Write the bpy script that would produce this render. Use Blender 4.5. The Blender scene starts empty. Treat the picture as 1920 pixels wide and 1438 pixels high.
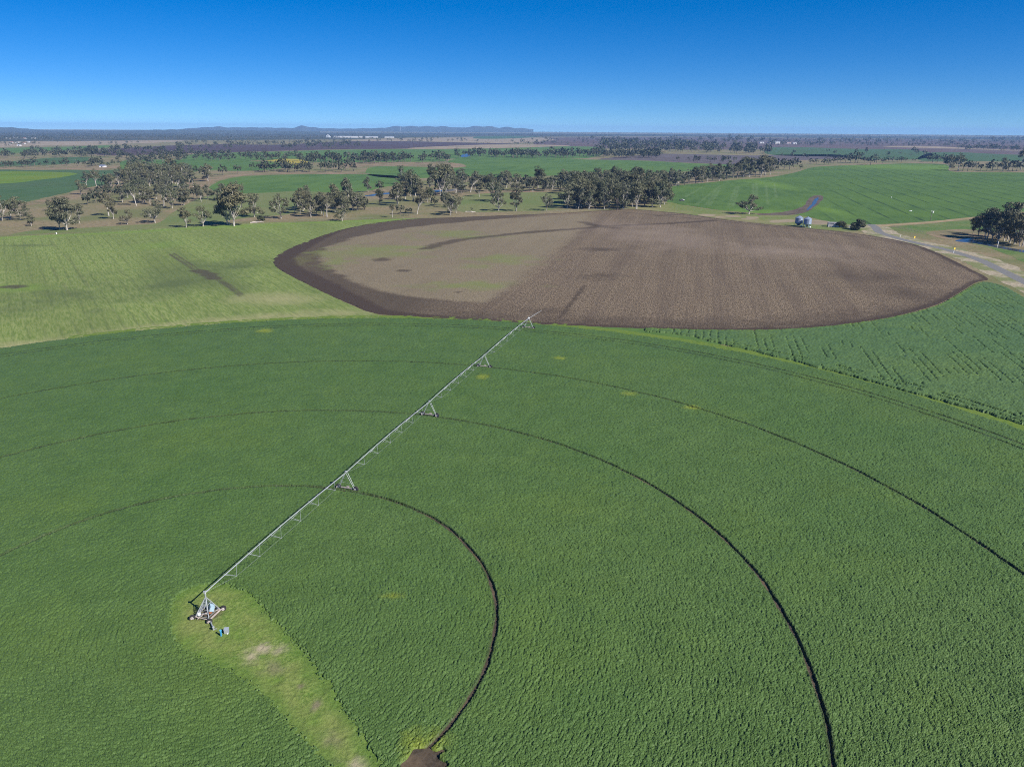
import bpy, bmesh, math, random
import numpy as np
from mathutils import Vector, Matrix
rnd = random.Random(7)
RNG = np.random.default_rng(11)
SC = bpy.context.scene
COL = SC.collection
# ------------------------------------------------------------------ camera model
W0, H0, FPX = 1920.0, 1438.0, 1420.0
CAMH = 70.0
ROLL = math.radians(0.35)
PITCH = math.atan((719 - 240.5) / FPX)
cp, sp = math.cos(PITCH), math.sin(PITCH)
cr, sr = math.cos(ROLL), math.sin(ROLL)

def ray(px, py):
    x = (px - 960) / FPX; y = (719 - py) / FPX
    x, y = cr * x - sr * y, sr * x + cr * y
    return x, cp + y * sp, -sp + y * cp

def at(px, py, z=0.0):
    """the point of the flat country seen in direction px, py"""
    dx, dy, dz = ray(px, py)
    t = (CAMH - z) / -dz
    return (dx * t, dy * t)

def pts(*a):
    return [at(*p) for p in a]

def height_at(px, py, h):
    """metres tall for something standing at px, py and h units tall in the photograph"""
    g = at(px, py)
    dx, dy, dz = ray(px, py - h)
    return CAMH + dz * g[1] / dy

cam_d = bpy.data.cameras.new('camera')
cam = bpy.data.objects.new('camera', cam_d); COL.objects.link(cam)
R = Vector((1, 0, 0)); U = Vector((0, sp, cp)); F = Vector((0, cp, -sp))
R2 = cr * R + sr * U; U2 = -sr * R + cr * U
m = Matrix((R2, U2, -F)).transposed().to_4x4(); m.translation = (0, 0, CAMH)
cam.matrix_world = m
cam_d.sensor_width = 36; cam_d.lens = FPX / W0 * 36
cam_d.clip_start = 1; cam_d.clip_end = 60000
SC.camera = cam

# ------------------------------------------------------------------ numpy noise
def _hash(ix, iy, seed):
    h = (ix.astype(np.int64) * 374761393 + iy.astype(np.int64) * 668265263 + seed * 974634777) & 0xffffffff
    h = ((h ^ (h >> 13)) * 1274126177) & 0xffffffff
    h = h ^ (h >> 16)
    return (h & 0xffff).astype(np.float32) / 65535.0

def vnoise(x, y, seed=0):
    ix = np.floor(x); iy = np.floor(y); fx = (x - ix).astype(np.float32); fy = (y - iy).astype(np.float32)
    fx = fx * fx * (3 - 2 * fx); fy = fy * fy * (3 - 2 * fy)
    a = _hash(ix, iy, seed); b = _hash(ix + 1, iy, seed); c = _hash(ix, iy + 1, seed); d = _hash(ix + 1, iy + 1, seed)
    return (a * (1 - fx) + b * fx) * (1 - fy) + (c * (1 - fx) + d * fx) * fy

def fbm(x, y, seed=0, o=3):
    s = 0; w = .5
    for i in range(o):
        s = s + w * vnoise(x * 2 ** i, y * 2 ** i, seed + i * 17); w *= .5
    return s / (1 - .5 ** o)

def inside(poly, x, y):
    r = np.zeros(x.shape, bool); n = len(poly)
    for i in range(n):
        x1, y1 = poly[i]; x2, y2 = poly[(i + 1) % n]
        if y1 == y2: continue
        r ^= ((y1 > y) != (y2 > y)) & (x < (x2 - x1) * (y - y1) / (y2 - y1) + x1)
    return r

def seg_dist(line, x, y, closed=False):
    """distance to a polyline and the nearest point on it"""
    best = np.full(x.shape, 1e9); bx = x.copy(); by = y.copy()
    n = len(line)
    for i in range(n if closed else n - 1):
        x1, y1 = line[i]; x2, y2 = line[(i + 1) % n]
        ex, ey = x2 - x1, y2 - y1; L = ex * ex + ey * ey + 1e-9
        t = np.clip(((x - x1) * ex + (y - y1) * ey) / L, 0, 1)
        qx, qy = x1 + t * ex, y1 + t * ey
        d = np.hypot(x - qx, y - qy); m_ = d < best
        best[m_] = d[m_]; bx[m_] = qx[m_]; by[m_] = qy[m_]
    return best, bx, by

def smooth(poly, closed=True, n=6):
    out = []; N = len(poly)
    for i in range(N if closed else N - 1):
        if closed: p = [poly[(i + k - 1) % N] for k in range(4)]
        else: p = [poly[min(max(i + k - 1, 0), N - 1)] for k in range(4)]
        for j in range(n):
            t = j / n
            q = []
            for a in (0, 1):
                p0, p1, p2, p3 = (v[a] for v in p)
                q.append(.5 * (2 * p1 + (p2 - p0) * t + (2 * p0 - 5 * p1 + 4 * p2 - p3) * t * t + (3 * p1 - p0 - 3 * p2 + p3) * t ** 3))
            out.append(tuple(q))
    if not closed: out.append(tuple(poly[-1]))
    return out

# ------------------------------------------------------------------ objects
def tag(o, label=None, cat=None, group=None, kind=None):
    if label: o['label'] = label
    if cat: o['category'] = cat
    if group: o['group'] = group
    if kind: o['kind'] = kind
    return o

def empty(name, loc=(0, 0, 0), rz=0.0, parent=None):
    o = bpy.data.objects.new(name, None); COL.objects.link(o)
    o.location = loc; o.rotation_euler = (0, 0, rz); o.empty_display_size = .5
    if parent: o.parent = parent
    return o

def link(name, me, mat, parent=None):
    o = bpy.data.objects.new(name, me); COL.objects.link(o)
    if mat and not me.materials: me.materials.append(mat)
    if parent: o.parent = parent
    return o

def np_mesh(name, v, f, attrs=None, smooth_=False):
    me = bpy.data.meshes.new(name); k = f.shape[1]
    me.vertices.add(len(v)); me.loops.add(len(f) * k); me.polygons.add(len(f))
    me.vertices.foreach_set('co', np.ascontiguousarray(v, np.float32).ravel())
    me.loops.foreach_set('vertex_index', np.ascontiguousarray(f, np.int32).ravel())
    me.polygons.foreach_set('loop_start', np.arange(0, len(f) * k, k, dtype=np.int32))
    if smooth_: me.polygons.foreach_set('use_smooth', np.ones(len(f), bool))
    me.update(calc_edges=True)
    for n, a in (attrs or {}).items():
        at_ = me.attributes.new(n, 'FLOAT', 'POINT'); at_.data.foreach_set('value', np.ascontiguousarray(a, np.float32))
    return me

class MB:
    """collects tubes, boxes and lathes into one mesh"""
    def __init__(s): s.v = []; s.f = []
    def tube(s, path, rad, n=6, cap=True):
        path = [Vector(p) for p in path]
        if not hasattr(rad, '__len__'): rad = [rad] * len(path)
        b = len(s.v)
        for i, p in enumerate(path):
            d = (path[min(i + 1, len(path) - 1)] - path[max(i - 1, 0)]).normalized()
            a = Vector((0, 0, 1)) if abs(d.z) < .9 else Vector((1, 0, 0))
            u = d.cross(a).normalized(); w = d.cross(u)
            for k in range(n):
                t = 2 * math.pi * (k + .5) / n
                s.v.append(tuple(p + (u * math.cos(t) + w * math.sin(t)) * rad[i]))
        for i in range(len(path) - 1):
            for k in range(n):
                s.f.append((b + i * n + k, b + i * n + (k + 1) % n, b + (i + 1) * n + (k + 1) % n, b + (i + 1) * n + k))
        if cap:
            s.f.append(tuple(b + k for k in range(n))[::-1]); e = b + (len(path) - 1) * n
            s.f.append(tuple(e + k for k in range(n)))
        return s
    def box(s, c, size, rz=0.0, ry=0.0):
        M = Matrix.Rotation(rz, 3, 'Z') @ Matrix.Rotation(ry, 3, 'Y'); b = len(s.v)
        for x in (-.5, .5):
            for y in (-.5, .5):
                for z in (-.5, .5):
                    s.v.append(tuple(Vector(c) + M @ Vector((x * size[0], y * size[1], z * size[2]))))
        for q in ((0, 1, 3, 2), (4, 6, 7, 5), (0, 4, 5, 1), (2, 3, 7, 6), (0, 2, 6, 4), (1, 5, 7, 3)):
            s.f.append(tuple(b + k for k in q))
        return s
    def lathe(s, prof, n=20, c=(0, 0, 0), axis='Z'):
        b = len(s.v)
        for r, z in prof:
            for k in range(n):
                t = 2 * math.pi * k / n; p = (r * math.cos(t), r * math.sin(t), z)
                if axis == 'Y': p = (p[0], z, p[1])
                if axis == 'X': p = (z, p[0], p[1])
                s.v.append((c[0] + p[0], c[1] + p[1], c[2] + p[2]))
        for i in range(len(prof) - 1):
            for k in range(n):
                s.f.append((b + i * n + k, b + i * n + (k + 1) % n, b + (i + 1) * n + (k + 1) % n, b + (i + 1) * n + k))
        return s
    def poly(s, P):
        b = len(s.v); s.v += [tuple(p) for p in P]; s.f.append(tuple(range(b, b + len(P)))); return s
    def mesh(s, name):
        me = bpy.data.meshes.new(name); me.from_pydata(s.v, [], s.f); me.update()
        bm = bmesh.new(); bm.from_mesh(me); bmesh.ops.recalc_face_normals(bm, faces=bm.faces); bm.to_mesh(me); bm.free()
        return me
    def build(s, name, mat, parent=None):
        return link(name, s.mesh(name), mat, parent)

# ------------------------------------------------------------------ materials
def new_mat(name):
    mt = bpy.data.materials.new(name); mt.use_nodes = True
    return mt, mt.node_tree.nodes, mt.node_tree.links, mt.node_tree.nodes['Principled BSDF']

def coords(N, L, rot=0.0, scale=(1, 1, 1)):
    tc = N.new('ShaderNodeTexCoord'); mp = N.new('ShaderNodeMapping'); m2 = N.new('ShaderNodeMapping')
    mp.inputs['Rotation'].default_value = (0, 0, rot); m2.inputs['Scale'].default_value = scale
    L.new(tc.outputs['Object'], mp.inputs['Vector']); L.new(mp.outputs['Vector'], m2.inputs['Vector']); return m2.outputs['Vector']

def noise(N, L, vec, sc, det=3, rough=.55):
    n = N.new('ShaderNodeTexNoise'); n.inputs['Scale'].default_value = sc
    n.inputs['Detail'].default_value = det; n.inputs['Roughness'].default_value = rough
    L.new(vec, n.inputs['Vector']); return n.outputs['Fac']

def ramp(N, L, fac, stops):
    r = N.new('ShaderNodeValToRGB'); e = r.color_ramp.elements
    while len(e) < len(stops): e.new(.5)
    for k, (p, c) in enumerate(stops):
        e[k].position = p; e[k].color = tuple(c) + (1,) if len(c) == 3 else c
    L.new(fac, r.inputs['Fac']); return r.outputs['Color']

def mix(N, L, fac, a, b, mode='MIX'):
    x = N.new('ShaderNodeMix'); x.data_type = 'RGBA'; x.blend_type = mode
    for sock, v in ((x.inputs[0], fac), (x.inputs[6], a), (x.inputs[7], b)):
        if hasattr(v, 'links'): L.new(v, sock)
        elif isinstance(v, (int, float)): sock.default_value = v
        else: sock.default_value = tuple(v) + (1,)
    return x.outputs[2]

def mathn(N, L, op, a, b):
    x = N.new('ShaderNodeMath'); x.operation = op
    for k, v in ((0, a), (1, b)):
        if hasattr(v, 'links'): L.new(v, x.inputs[k])
        else: x.inputs[k].default_value = v
    return x.outputs[0]

def soil(name, lo, hi, fine=1.0, big=.02, bigc=None, bigamt=.5, rot=0.0, stretch=(1, 1, 1), attrs=(), rows=None, bump=0.0,
         contrast=(.35, .65), bigr=(.42, .62), rough=.95, speck=None, spec=.1, bigst=None):
    """ground cover: fine mottling between two colours, a broad second tone, optional sown rows and stained places"""
    mt, N, L, B = new_mat(name)
    v = coords(N, L); vs = coords(N, L, rot, stretch)
    n1 = noise(N, L, vs, fine, 4, .7)
    c = ramp(N, L, n1, [(contrast[0], lo), (contrast[1], hi)])
    if speck:
        n3 = noise(N, L, v, speck[0], 2, .6)
        c = mix(N, L, ramp(N, L, n3, [(speck[2], (0, 0, 0)), (speck[3], (1, 1, 1))]), c, speck[1])
    if bigc:
        n2 = noise(N, L, coords(N, L, rot, bigst) if bigst else v, big, 5, .6)
        f = ramp(N, L, n2, [(bigr[0], (0, 0, 0)), (bigr[1], (bigamt,) * 3)])
        c = mix(N, L, f, c, bigc)
    if rows:
        rr, period, colr, amt, dist, t0, t1 = rows[:7]
        w = N.new('ShaderNodeTexWave'); w.inputs['Scale'].default_value = 1.0
        vr = coords(N, L, rr, (2 * math.pi / 20 / period * 1.0,) * 3)
        L.new(vr, w.inputs['Vector']); w.inputs['Distortion'].default_value = dist; w.inputs['Detail'].default_value = 2
        n4 = noise(N, L, v, .03, 3)
        f = mathn(N, L, 'MULTIPLY', ramp(N, L, w.outputs['Fac'], [(t0, (0, 0, 0)), (t1, (amt,) * 3)]), ramp(N, L, n4, [(.36, (.15, .15, .15)), (.6, (1, 1, 1))]))
        if len(rows) > 7:
            ra = N.new('ShaderNodeAttribute'); ra.attribute_name = rows[7]; f = mathn(N, L, 'MULTIPLY', f, ra.outputs['Fac'])
        c = mix(N, L, f, c, colr)
    for a, colr, amt in attrs:
        at_ = N.new('ShaderNodeAttribute'); at_.attribute_name = a
        f = mathn(N, L, 'MULTIPLY', at_.outputs['Fac'], amt)
        c = mix(N, L, f, c, mix(N, L, n1, tuple(k * .75 for k in colr), tuple(k * 1.25 for k in colr)))
    L.new(c, B.inputs['Base Color']); B.inputs['Roughness'].default_value = rough
    B.inputs['Specular IOR Level'].default_value = spec
    if bump:
        bp = N.new('ShaderNodeBump'); bp.inputs['Strength'].default_value = .8; bp.inputs['Distance'].default_value = bump
        L.new(n1, bp.inputs['Height']); L.new(bp.outputs['Normal'], B.inputs['Normal'])
    return mt

def plain(name, c, rough=.6, metal=0.0, var=.12, sc=3.0, spec=.4):
    mt, N, L, B = new_mat(name)
    n = noise(N, L, coords(N, L), sc, 4, .6)
    L.new(ramp(N, L, n, [(.3, tuple(k * (1 - var) for k in c)), (.7, tuple(min(1, k * (1 + var)) for k in c))]), B.inputs['Base Color'])
    B.inputs['Roughness'].default_value = rough; B.inputs['Metallic'].default_value = metal
    B.inputs['Specular IOR Level'].default_value = spec
    return mt

def foliage_mat(name, lo, hi, var=.5):
    mt, N, L, B = new_mat(name)
    n = noise(N, L, coords(N, L), 9, 3, .7)
    oi = N.new('ShaderNodeObjectInfo')
    g = N.new('ShaderNodeNewGeometry')
    c = ramp(N, L, n, [(.3, lo), (.72, hi)])
    t = ramp(N, L, oi.outputs['Random'], [(0, (1.14, 1.0, .78)), (.3, (.82, .86, .84)), (.55, (1.08, 1.05, .84)), (.8, (.72, .84, .66)), (1, (1.12, .98, .86))])
    c = mix(N, L, .8, c, mix(N, L, 1.0, c, t, 'MULTIPLY'))
    r2 = ramp(N, L, g.outputs['Random Per Island'], [(0, (.85, .85, .87)), (1, (1.10, 1.09, 1.06))])
    c = mix(N, L, 1.0, c, r2, 'MULTIPLY')
    L.new(c, B.inputs['Base Color']); B.inputs['Roughness'].default_value = .6
    B.inputs['Specular IOR Level'].default_value = .25
    return mt

def crop_mat(name, lo, mid, hi, sc=3.5, big=None, attrs=()):
    mt, N, L, B = new_mat(name)
    v = coords(N, L); vs = coords(N, L, math.radians(-20), (1, 1.5, .6))
    n1 = noise(N, L, vs, sc, 5, .75)
    c = ramp(N, L, n1, [(.3, lo), (.52, mid), (.74, hi)])
    n2 = noise(N, L, v, .018, 5, .6)
    if big:
        c = mix(N, L, ramp(N, L, n2, [(.38, (0, 0, 0)), (.66, (.65,) * 3)]), c, big)
        n5 = noise(N, L, coords(N, L, .5), .03, 4, .6)
        c = mix(N, L, ramp(N, L, n5, [(.5, (0, 0, 0)), (.7, (.4,) * 3)]), c, tuple(k * q for k, q in zip(mid, (1.35, 1.18, .85))))
    n3 = noise(N, L, v, .16, 4, .65)
    c = mix(N, L, 1.0, c, ramp(N, L, n3, [(.3, (.86, .88, .84)), (.7, (1.12, 1.1, 1.1))]), 'MULTIPLY')
    for a, colr, amt in attrs:
        at_ = N.new('ShaderNodeAttribute'); at_.attribute_name = a
        c = mix(N, L, mathn(N, L, 'MULTIPLY', at_.outputs['Fac'], amt), c, mix(N, L, n1, tuple(k * .6 for k in colr), tuple(k * 1.4 for k in colr)))
    L.new(c, B.inputs['Base Color']); B.inputs['Roughness'].default_value = .55
    B.inputs['Specular IOR Level'].default_value = .22
    return mt

# ------------------------------------------------------------------ light, sky, air
SUN_EL, SUN_AZ = math.radians(38), math.radians(127)   # azimuth clockwise from +Y: behind the camera, to the right
w = bpy.data.worlds.new('World'); SC.world = w; w.use_nodes = True
N, L = w.node_tree.nodes, w.node_tree.links
sky = N.new('ShaderNodeTexSky'); sky.sky_type = 'NISHITA'; sky.sun_disc = False
sky.sun_elevation = SUN_EL; sky.sun_rotation = SUN_AZ
sky.altitude = 350; sky.air_density = 1.0; sky.dust_density = 0.0; sky.ozone_density = 5.9
tc = N.new('ShaderNodeTexCoord'); vm = N.new('ShaderNodeVectorMath'); vm.operation = 'MULTIPLY_ADD'; vm.inputs[1].default_value = (1, 1, 1.5); vm.inputs[2].default_value = (0, 0, .072)
vn = N.new('ShaderNodeVectorMath'); vn.operation = 'NORMALIZE'
L.new(tc.outputs['Generated'], vm.inputs[0]); L.new(vm.outputs[0], vn.inputs[0]); L.new(vn.outputs[0], sky.inputs['Vector'])
hs = N.new('ShaderNodeHueSaturation'); hs.inputs['Saturation'].default_value = 1.38; hs.inputs['Hue'].default_value = .5098
L.new(sky.outputs['Color'], hs.inputs['Color'])
L.new(hs.outputs['Color'], N['Background'].inputs['Color']); N['Background'].inputs['Strength'].default_value = .076
sd = bpy.data.lights.new('sun', 'SUN'); sd.energy = 5.0; sd.angle = math.radians(.5); sd.color = (1, .955, .88)
sun = bpy.data.objects.new('sun', sd); COL.objects.link(sun)
tosun = Vector((math.sin(SUN_AZ) * math.cos(SUN_EL), math.cos(SUN_AZ) * math.cos(SUN_EL), math.sin(SUN_EL)))
sun.rotation_euler = tosun.to_track_quat('Z', 'Y').to_euler(); sun.location = (60, -60, 160)
SC.view_settings.view_transform = 'Standard'; SC.view_settings.look = 'None'
SC.view_settings.exposure = .75; SC.view_settings.gamma = 1.0
SC.render.engine = 'CYCLES'
SC.cycles.use_denoising = False
SC.cycles.pixel_filter_type = 'BLACKMAN_HARRIS'; SC.cycles.filter_width = 1.0
SC.cycles.max_bounces = 4; SC.cycles.diffuse_bounces = 2; SC.cycles.glossy_bounces = 2; SC.cycles.volume_bounces = 0
SC.cycles.transparent_max_bounces = 4; SC.cycles.sample_clamp_indirect = 4

hz, hN, hL, hB = new_mat('haze_air')
hN.remove(hB); pv = hN.new('ShaderNodeVolumePrincipled')
pv.inputs['Color'].default_value = (.32, .58, 1.0, 1); pv.inputs['Density'].default_value = 5.5e-5; pv.inputs['Anisotropy'].default_value = .0
hL.new(pv.outputs['Volume'], hN['Material Output'].inputs['Volume'])
hz_o = MB().box((0, 7500, 57), (30000, 19000, 116)).build('haze', hz)
tag(hz_o, 'thin blue air over the whole plain', 'haze', kind='stuff')

# ------------------------------------------------------------------ ground sheets
LV = [0]
def sheet(name, poly, mat, z, label=None, cat='field', kind='structure', jit=.5, sm=True, n=5):
    P = smooth(poly, True, n) if sm else poly
    Q = []
    for (x, y) in P:
        j = jit * max(1.0, math.hypot(x, y) / 400)
        Q.append((x + rnd.uniform(-j, j), y + rnd.uniform(-j, j), z))
    bm = bmesh.new(); vs = [bm.verts.new(q) for q in Q]
    es = [bm.edges.new((vs[i], vs[(i + 1) % len(vs)])) for i in range(len(vs))]
    bmesh.ops.triangle_fill(bm, use_beauty=True, edges=es)
    for f in bm.faces:
        if f.normal.z < 0: f.normal_flip()
    me = bpy.data.meshes.new(name); bm.to_mesh(me); bm.free()
    o = link(name, me, mat); tag(o, label, cat, kind=kind); return o

def field(name, poly, mat, z, cell, attrs=None, rough=0.0, label=None, cat='field', kind='structure', n=6, seed=3, edge=.6):
    """a field as a fine grid cut to its outline; attrs maps a name to a function of (x, y) giving a stain or weed patch"""
    P = smooth(poly, True, n); A = np.array(P)
    x0, y0 = A.min(0) - cell; x1, y1 = A.max(0) + cell
    nx = int((x1 - x0) / cell) + 2; ny = int((y1 - y0) / cell) + 2
    X, Y = np.meshgrid(x0 + np.arange(nx) * cell, y0 + np.arange(ny) * cell)
    X = X.ravel(); Y = Y.ravel(); inn = inside(P, X, Y)
    idx = np.arange(nx * ny).reshape(ny, nx)
    q = np.stack([idx[:-1, :-1], idx[:-1, 1:], idx[1:, 1:], idx[1:, :-1]], -1).reshape(-1, 4)
    q = q[inn[q].sum(1) > 0]
    used = np.zeros(nx * ny, bool); used[q.ravel()] = True
    out = used & ~inn
    _, bx, by = seg_dist(P, X[out], Y[out], True)
    e = edge * (vnoise(bx * .5, by * .5, seed) - .5)
    X[out] = bx + e; Y[out] = by + e
    new = np.cumsum(used) - 1
    v = np.zeros((used.sum(), 3)); v[:, 0] = X[used]; v[:, 1] = Y[used]
    v[:, 2] = z
    if rough:
        k = inn[used]; v[k, 2] += rough * (RNG.random(k.sum()) * .7 + .6 * vnoise(v[k, 0] * .6, v[k, 1] * .6, seed))
    at_ = {kk: fn(v[:, 0], v[:, 1]) for kk, fn in (attrs or {}).items()}
    o = link(name, np_mesh(name, v, new[q], at_, False), mat); tag(o, label, cat, kind=kind); return o

def blob(px, py, wx, wy, seed=1, soft=.5, warp=.35):
    """a soft patch wx, wy units wide in the photograph, ragged at its edge"""
    c = at(px, py); a = at(px + wx, py); b = at(px, py - wy)
    rx = abs(a[0] - c[0]); ry = abs(b[1] - c[1])
    def fn(x, y):
        d = np.hypot((x - c[0]) / rx, (y - c[1]) / ry)
        d = d + warp * 2 * (fbm(x / max(rx, 2) * 3, y / max(rx, 2) * 3, seed) - .5)
        return np.clip((1 - d) / soft, 0, 1)
    return fn

def streak(line, wid, seed=1, soft=.6):
    P = smooth(pts(*line), False, 5)
    def fn(x, y):
        d, _, _ = seg_dist(P, x, y)
        d = d / wid + 1.1 * (fbm(x * .25, y * .25, seed) - .5)
        return np.clip((1 - d) / soft, 0, 1)
    return fn

def union(*fs):
    def fn(x, y):
        r = np.zeros(x.shape)
        for f in fs: r = np.maximum(r, f(x, y))
        return r
    return fn

ROWDIR = math.radians(13.5)     # sown rows of this country run 13 degrees off the line of sight
M_ground = soil('dry_paddock', (.120, .098, .056), (.235, .19, .112), fine=.35, big=.013, bigc=(.108, .122, .046), bigamt=.85, bump=.15,
                speck=(.05, (.19, .15, .09), .55, .7))
# the ground: one sheet to the horizon
g = MB(); ring = [(0, 6500)]
for k in range(64):
    t = 2 * math.pi * k / 64; ring.append((14000 * math.cos(t), 7000 + 8800 * math.sin(t)))
bm = bmesh.new(); vs = [bm.verts.new((x, y, 0)) for x, y in ring]
for k in range(64): bm.faces.new((vs[0], vs[1 + k], vs[1 + (k + 1) % 64]))
me = bpy.data.meshes.new('ground'); bm.to_mesh(me); bm.free()
tag(link('ground', me, M_ground), 'dry tan and olive grass of the open country', 'ground', kind='structure')

def Z(k): return .004 * k
M_green = soil('green_cereal', (.048, .096, .026), (.078, .138, .036), fine=.05, big=.006, bigc=(.088, .146, .032), bigamt=.55, stretch=(1, .25, 1), rot=ROWDIR)
M_green_dull = soil('blue_green_cereal', (.042, .076, .032), (.064, .104, .044), fine=.05, big=.006, bigc=(.045, .10, .035), bigamt=.5, rot=ROWDIR, stretch=(1, .3, 1))
M_green_lime = soil('lime_cereal', (.075, .135, .018), (.11, .17, .024), fine=.03, big=.01, bigc=(.13, .15, .02), bigamt=.5, stretch=(.3, 1, 1))
M_olive = soil('olive_pasture', (.105, .120, .046), (.155, .165, .072), fine=.3, big=.012, bigc=(.085, .13, .036), bigamt=.6, stretch=(1, .5, 1), rot=ROWDIR)
M_brown = soil('brown_fallow', (.066, .046, .044), (.105, .076, .070), fine=.04, big=.003, bigc=(.13, .10, .085), bigamt=.5, stretch=(.3, 1, 1))
M_dark = soil('dark_fallow', (.045, .030, .034), (.068, .047, .05), fine=.04, big=.004, bigc=(.08, .058, .056), bigamt=.5, stretch=(.3, 1, 1))
M_grey = soil('grey_fallow', (.078, .066, .066), (.118, .10, .10), fine=.05, big=.006, bigc=(.07, .057, .058), bigamt=.5, stretch=(.4, 1, 1))
M_straw = soil('straw_stubble', (.20, .155, .105), (.29, .235, .165), fine=.04, big=.006, bigc=(.16, .14, .085), bigamt=.5)
M_yellow = soil('yellow_flower', (.26, .21, .03), (.34, .27, .05), fine=.05, big=.01, bigc=(.18, .19, .04), bigamt=.5)
M_wood = soil('woodland_floor', (.028, .036, .022), (.05, .052, .032), fine=.02, big=.003, bigc=(.12, .105, .07), bigamt=.6, bigr=(.5, .6))
M_water = plain('still_water', (.045, .048, .05), .22, 0, .3, .2, .3)

def S(name, P, mat, k, label, jit=.5, cat='field', **kw): return sheet(name, pts(*P), mat, Z(k), label, cat, jit=jit, **kw)
S('woodland_floor', [(-300, 246), (0, 248), (400, 248.5), (900, 250), (1300, 252.5), (1920, 258), (2300, 259), (2300, 264), (1920, 263), (1600, 260), (1200, 256), (1000, 257), (900, 256.5), (760, 258.5), (640, 262), (420, 263), (330, 263.5), (100, 265), (-300, 267)], M_wood, 1, 'dark wooded country along the horizon', sm=False)
S('brown_fallow', [(1000, 259), (1200, 257), (1600, 261), (2000, 264), (2300, 266), (2300, 297), (1900, 292), (1750, 288), (1500, 281), (1300, 281), (1000, 276)], M_brown, 1, 'wide purple brown fallow land beyond the wooded belt', sm=False)
S('straw_strip', [(-200, 266), (0, 266), (100, 265), (200, 264.5), (330, 263.5), (335, 266), (250, 269.5), (190, 272), (90, 273.5), (0, 276), (-200, 279)], M_straw, 2, 'long pale straw stubble strip under the far wood')
S('straw_flat', [(640, 264), (760, 260), (900, 258), (1000, 258.5), (1040, 262), (1000, 267), (965, 268.5), (900, 268), (760, 265)], M_straw, 2, 'pale straw flat beside the white sheds')
S('green_strip', [(-200, 279.5), (0, 278), (70, 276.5), (150, 275), (205, 273), (200, 277), (150, 281), (100, 284), (40, 287), (-200, 293)], M_green, 3, 'narrow green field below the straw strip')
S('dark_fallow', [(430, 271), (530, 271.5), (640, 266), (760, 265.5), (900, 268.5), (965, 270), (900, 271.8), (800, 276), (765, 279), (640, 280.5), (540, 283), (430, 286), (330, 288.5), (200, 292), (170, 284), (230, 278), (330, 273)], M_dark, 3, 'dark purple ploughed wedge in the distance')
S('straw_wedge', [(765, 279), (800, 276), (900, 271.8), (965, 271), (1050, 272.5), (1062, 274), (960, 277.2), (840, 279.3)], M_straw, 4, 'pale straw wedge beside the dark ploughed land')
S('far_green', [(895, 256.5), (960, 255), (1010, 257), (960, 260), (895, 260.5)], M_green_dull, 4, 'small blue green field near the horizon')
S('green_band', [(340, 300), (370, 289), (540, 284), (640, 281.3), (765, 280), (840, 280.3), (960, 278), (1060, 275), (1130, 277.5), (1100, 297), (850, 298), (830, 303), (640, 306), (520, 300), (440, 304), (340, 307)], M_green, 4, 'long green band behind the middle belt of trees')
S('green_mid', [(232, 302), (320, 300), (480, 303), (510, 303), (545, 309), (560, 312), (500, 319), (440, 321), (400, 319), (350, 324), (300, 328), (235, 332)], M_green, 5, 'green field in front of the yellow flowering patch')
S('yellow_patch', [(500, 301), (530, 298.5), (560, 299), (578, 304), (562, 309), (540, 309), (520, 305)], M_yellow, 6, 'yellow flowering patch among the trees')
S('green_slip', [(-200, 310), (0, 304), (60, 299), (110, 296), (165, 295), (160, 303), (120, 308), (60, 310.5), (-200, 318)], M_green_dull, 5, 'green slip between two rows of trees')
S('green_west', [(-200, 321), (0, 318.5), (60, 319.5), (140, 319), (200, 320), (232, 318), (215, 335), (200, 345), (165, 352), (120, 363), (70, 374), (40, 380), (-60, 392), (-200, 405)], M_green_dull, 5, 'blue green field beyond the tree dotted paddock')
S('lime_patch', [(-200, 324), (0, 322), (60, 322.3), (110, 323), (144, 326), (120, 332), (80, 337), (30, 343), (-60, 348), (-200, 354)], M_green_lime, 6, 'bright lime patch inside the blue green field')
S('green_centre', [(392, 352), (410, 341), (440, 333), (480, 330), (560, 327.5), (700, 327.5), (770, 334), (760, 345), (715, 352), (690, 358), (640, 362), (560, 359), (480, 363), (420, 364)], M_green, 5, 'green field with tramlines behind the paddock trees')
S('olive_pasture', [(300, 417), (330, 395), (392, 366), (480, 362.5), (560, 359), (600, 362), (590, 376), (560, 390), (540, 402), (480, 407), (425, 414), (418, 420), (240, 433.5), (120, 437), (60, 440), (20, 441), (60, 433), (150, 428), (250, 422)], M_olive, 6, 'olive pasture under the front row of trees')
S('olive_meadow', [(880, 366), (960, 361), (1060, 359), (1075, 368), (1040, 392), (960, 397), (900, 398), (860, 396), (850, 378)], M_olive, 6, 'mown olive meadow between grove and paddock trees')
S('green_east', [(690, 328), (695, 314), (745, 312.5), (790, 313.5), (850, 315.5), (875, 311), (855, 306), (838, 303), (862, 297.5), (900, 296.5), (1000, 296.5), (1100, 299.5), (1200, 301.5), (1300, 306.5), (1380, 309.5), (1388, 313), (1320, 319), (1260, 323), (1150, 326), (1050, 329), (960, 333), (880, 331), (760, 335)], M_green, 5, 'broad green field behind the dark grove')
S('grey_fallow', [(1120, 299), (1200, 291.5), (1240, 288.5), (1400, 292), (1440, 291), (1560, 290), (1600, 296), (1500, 301), (1400, 309), (1300, 306), (1200, 301)], M_grey, 4, 'grey fallow strip behind the tree band')
S('green_distant', [(1443, 277), (1500, 276.5), (1600, 279.5), (1700, 280.5), (1750, 289), (1720, 299), (1640, 299), (1560, 294.5), (1443, 290)], M_green_dull, 4, 'dull green field in the far distance')
S('straw_line', [(1660, 274.5), (1740, 274.5), (1860, 280), (1920, 282), (1900, 283), (1780, 279), (1680, 276.5)], M_straw, 4, 'thin pale straw line in the fallow land')
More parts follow.
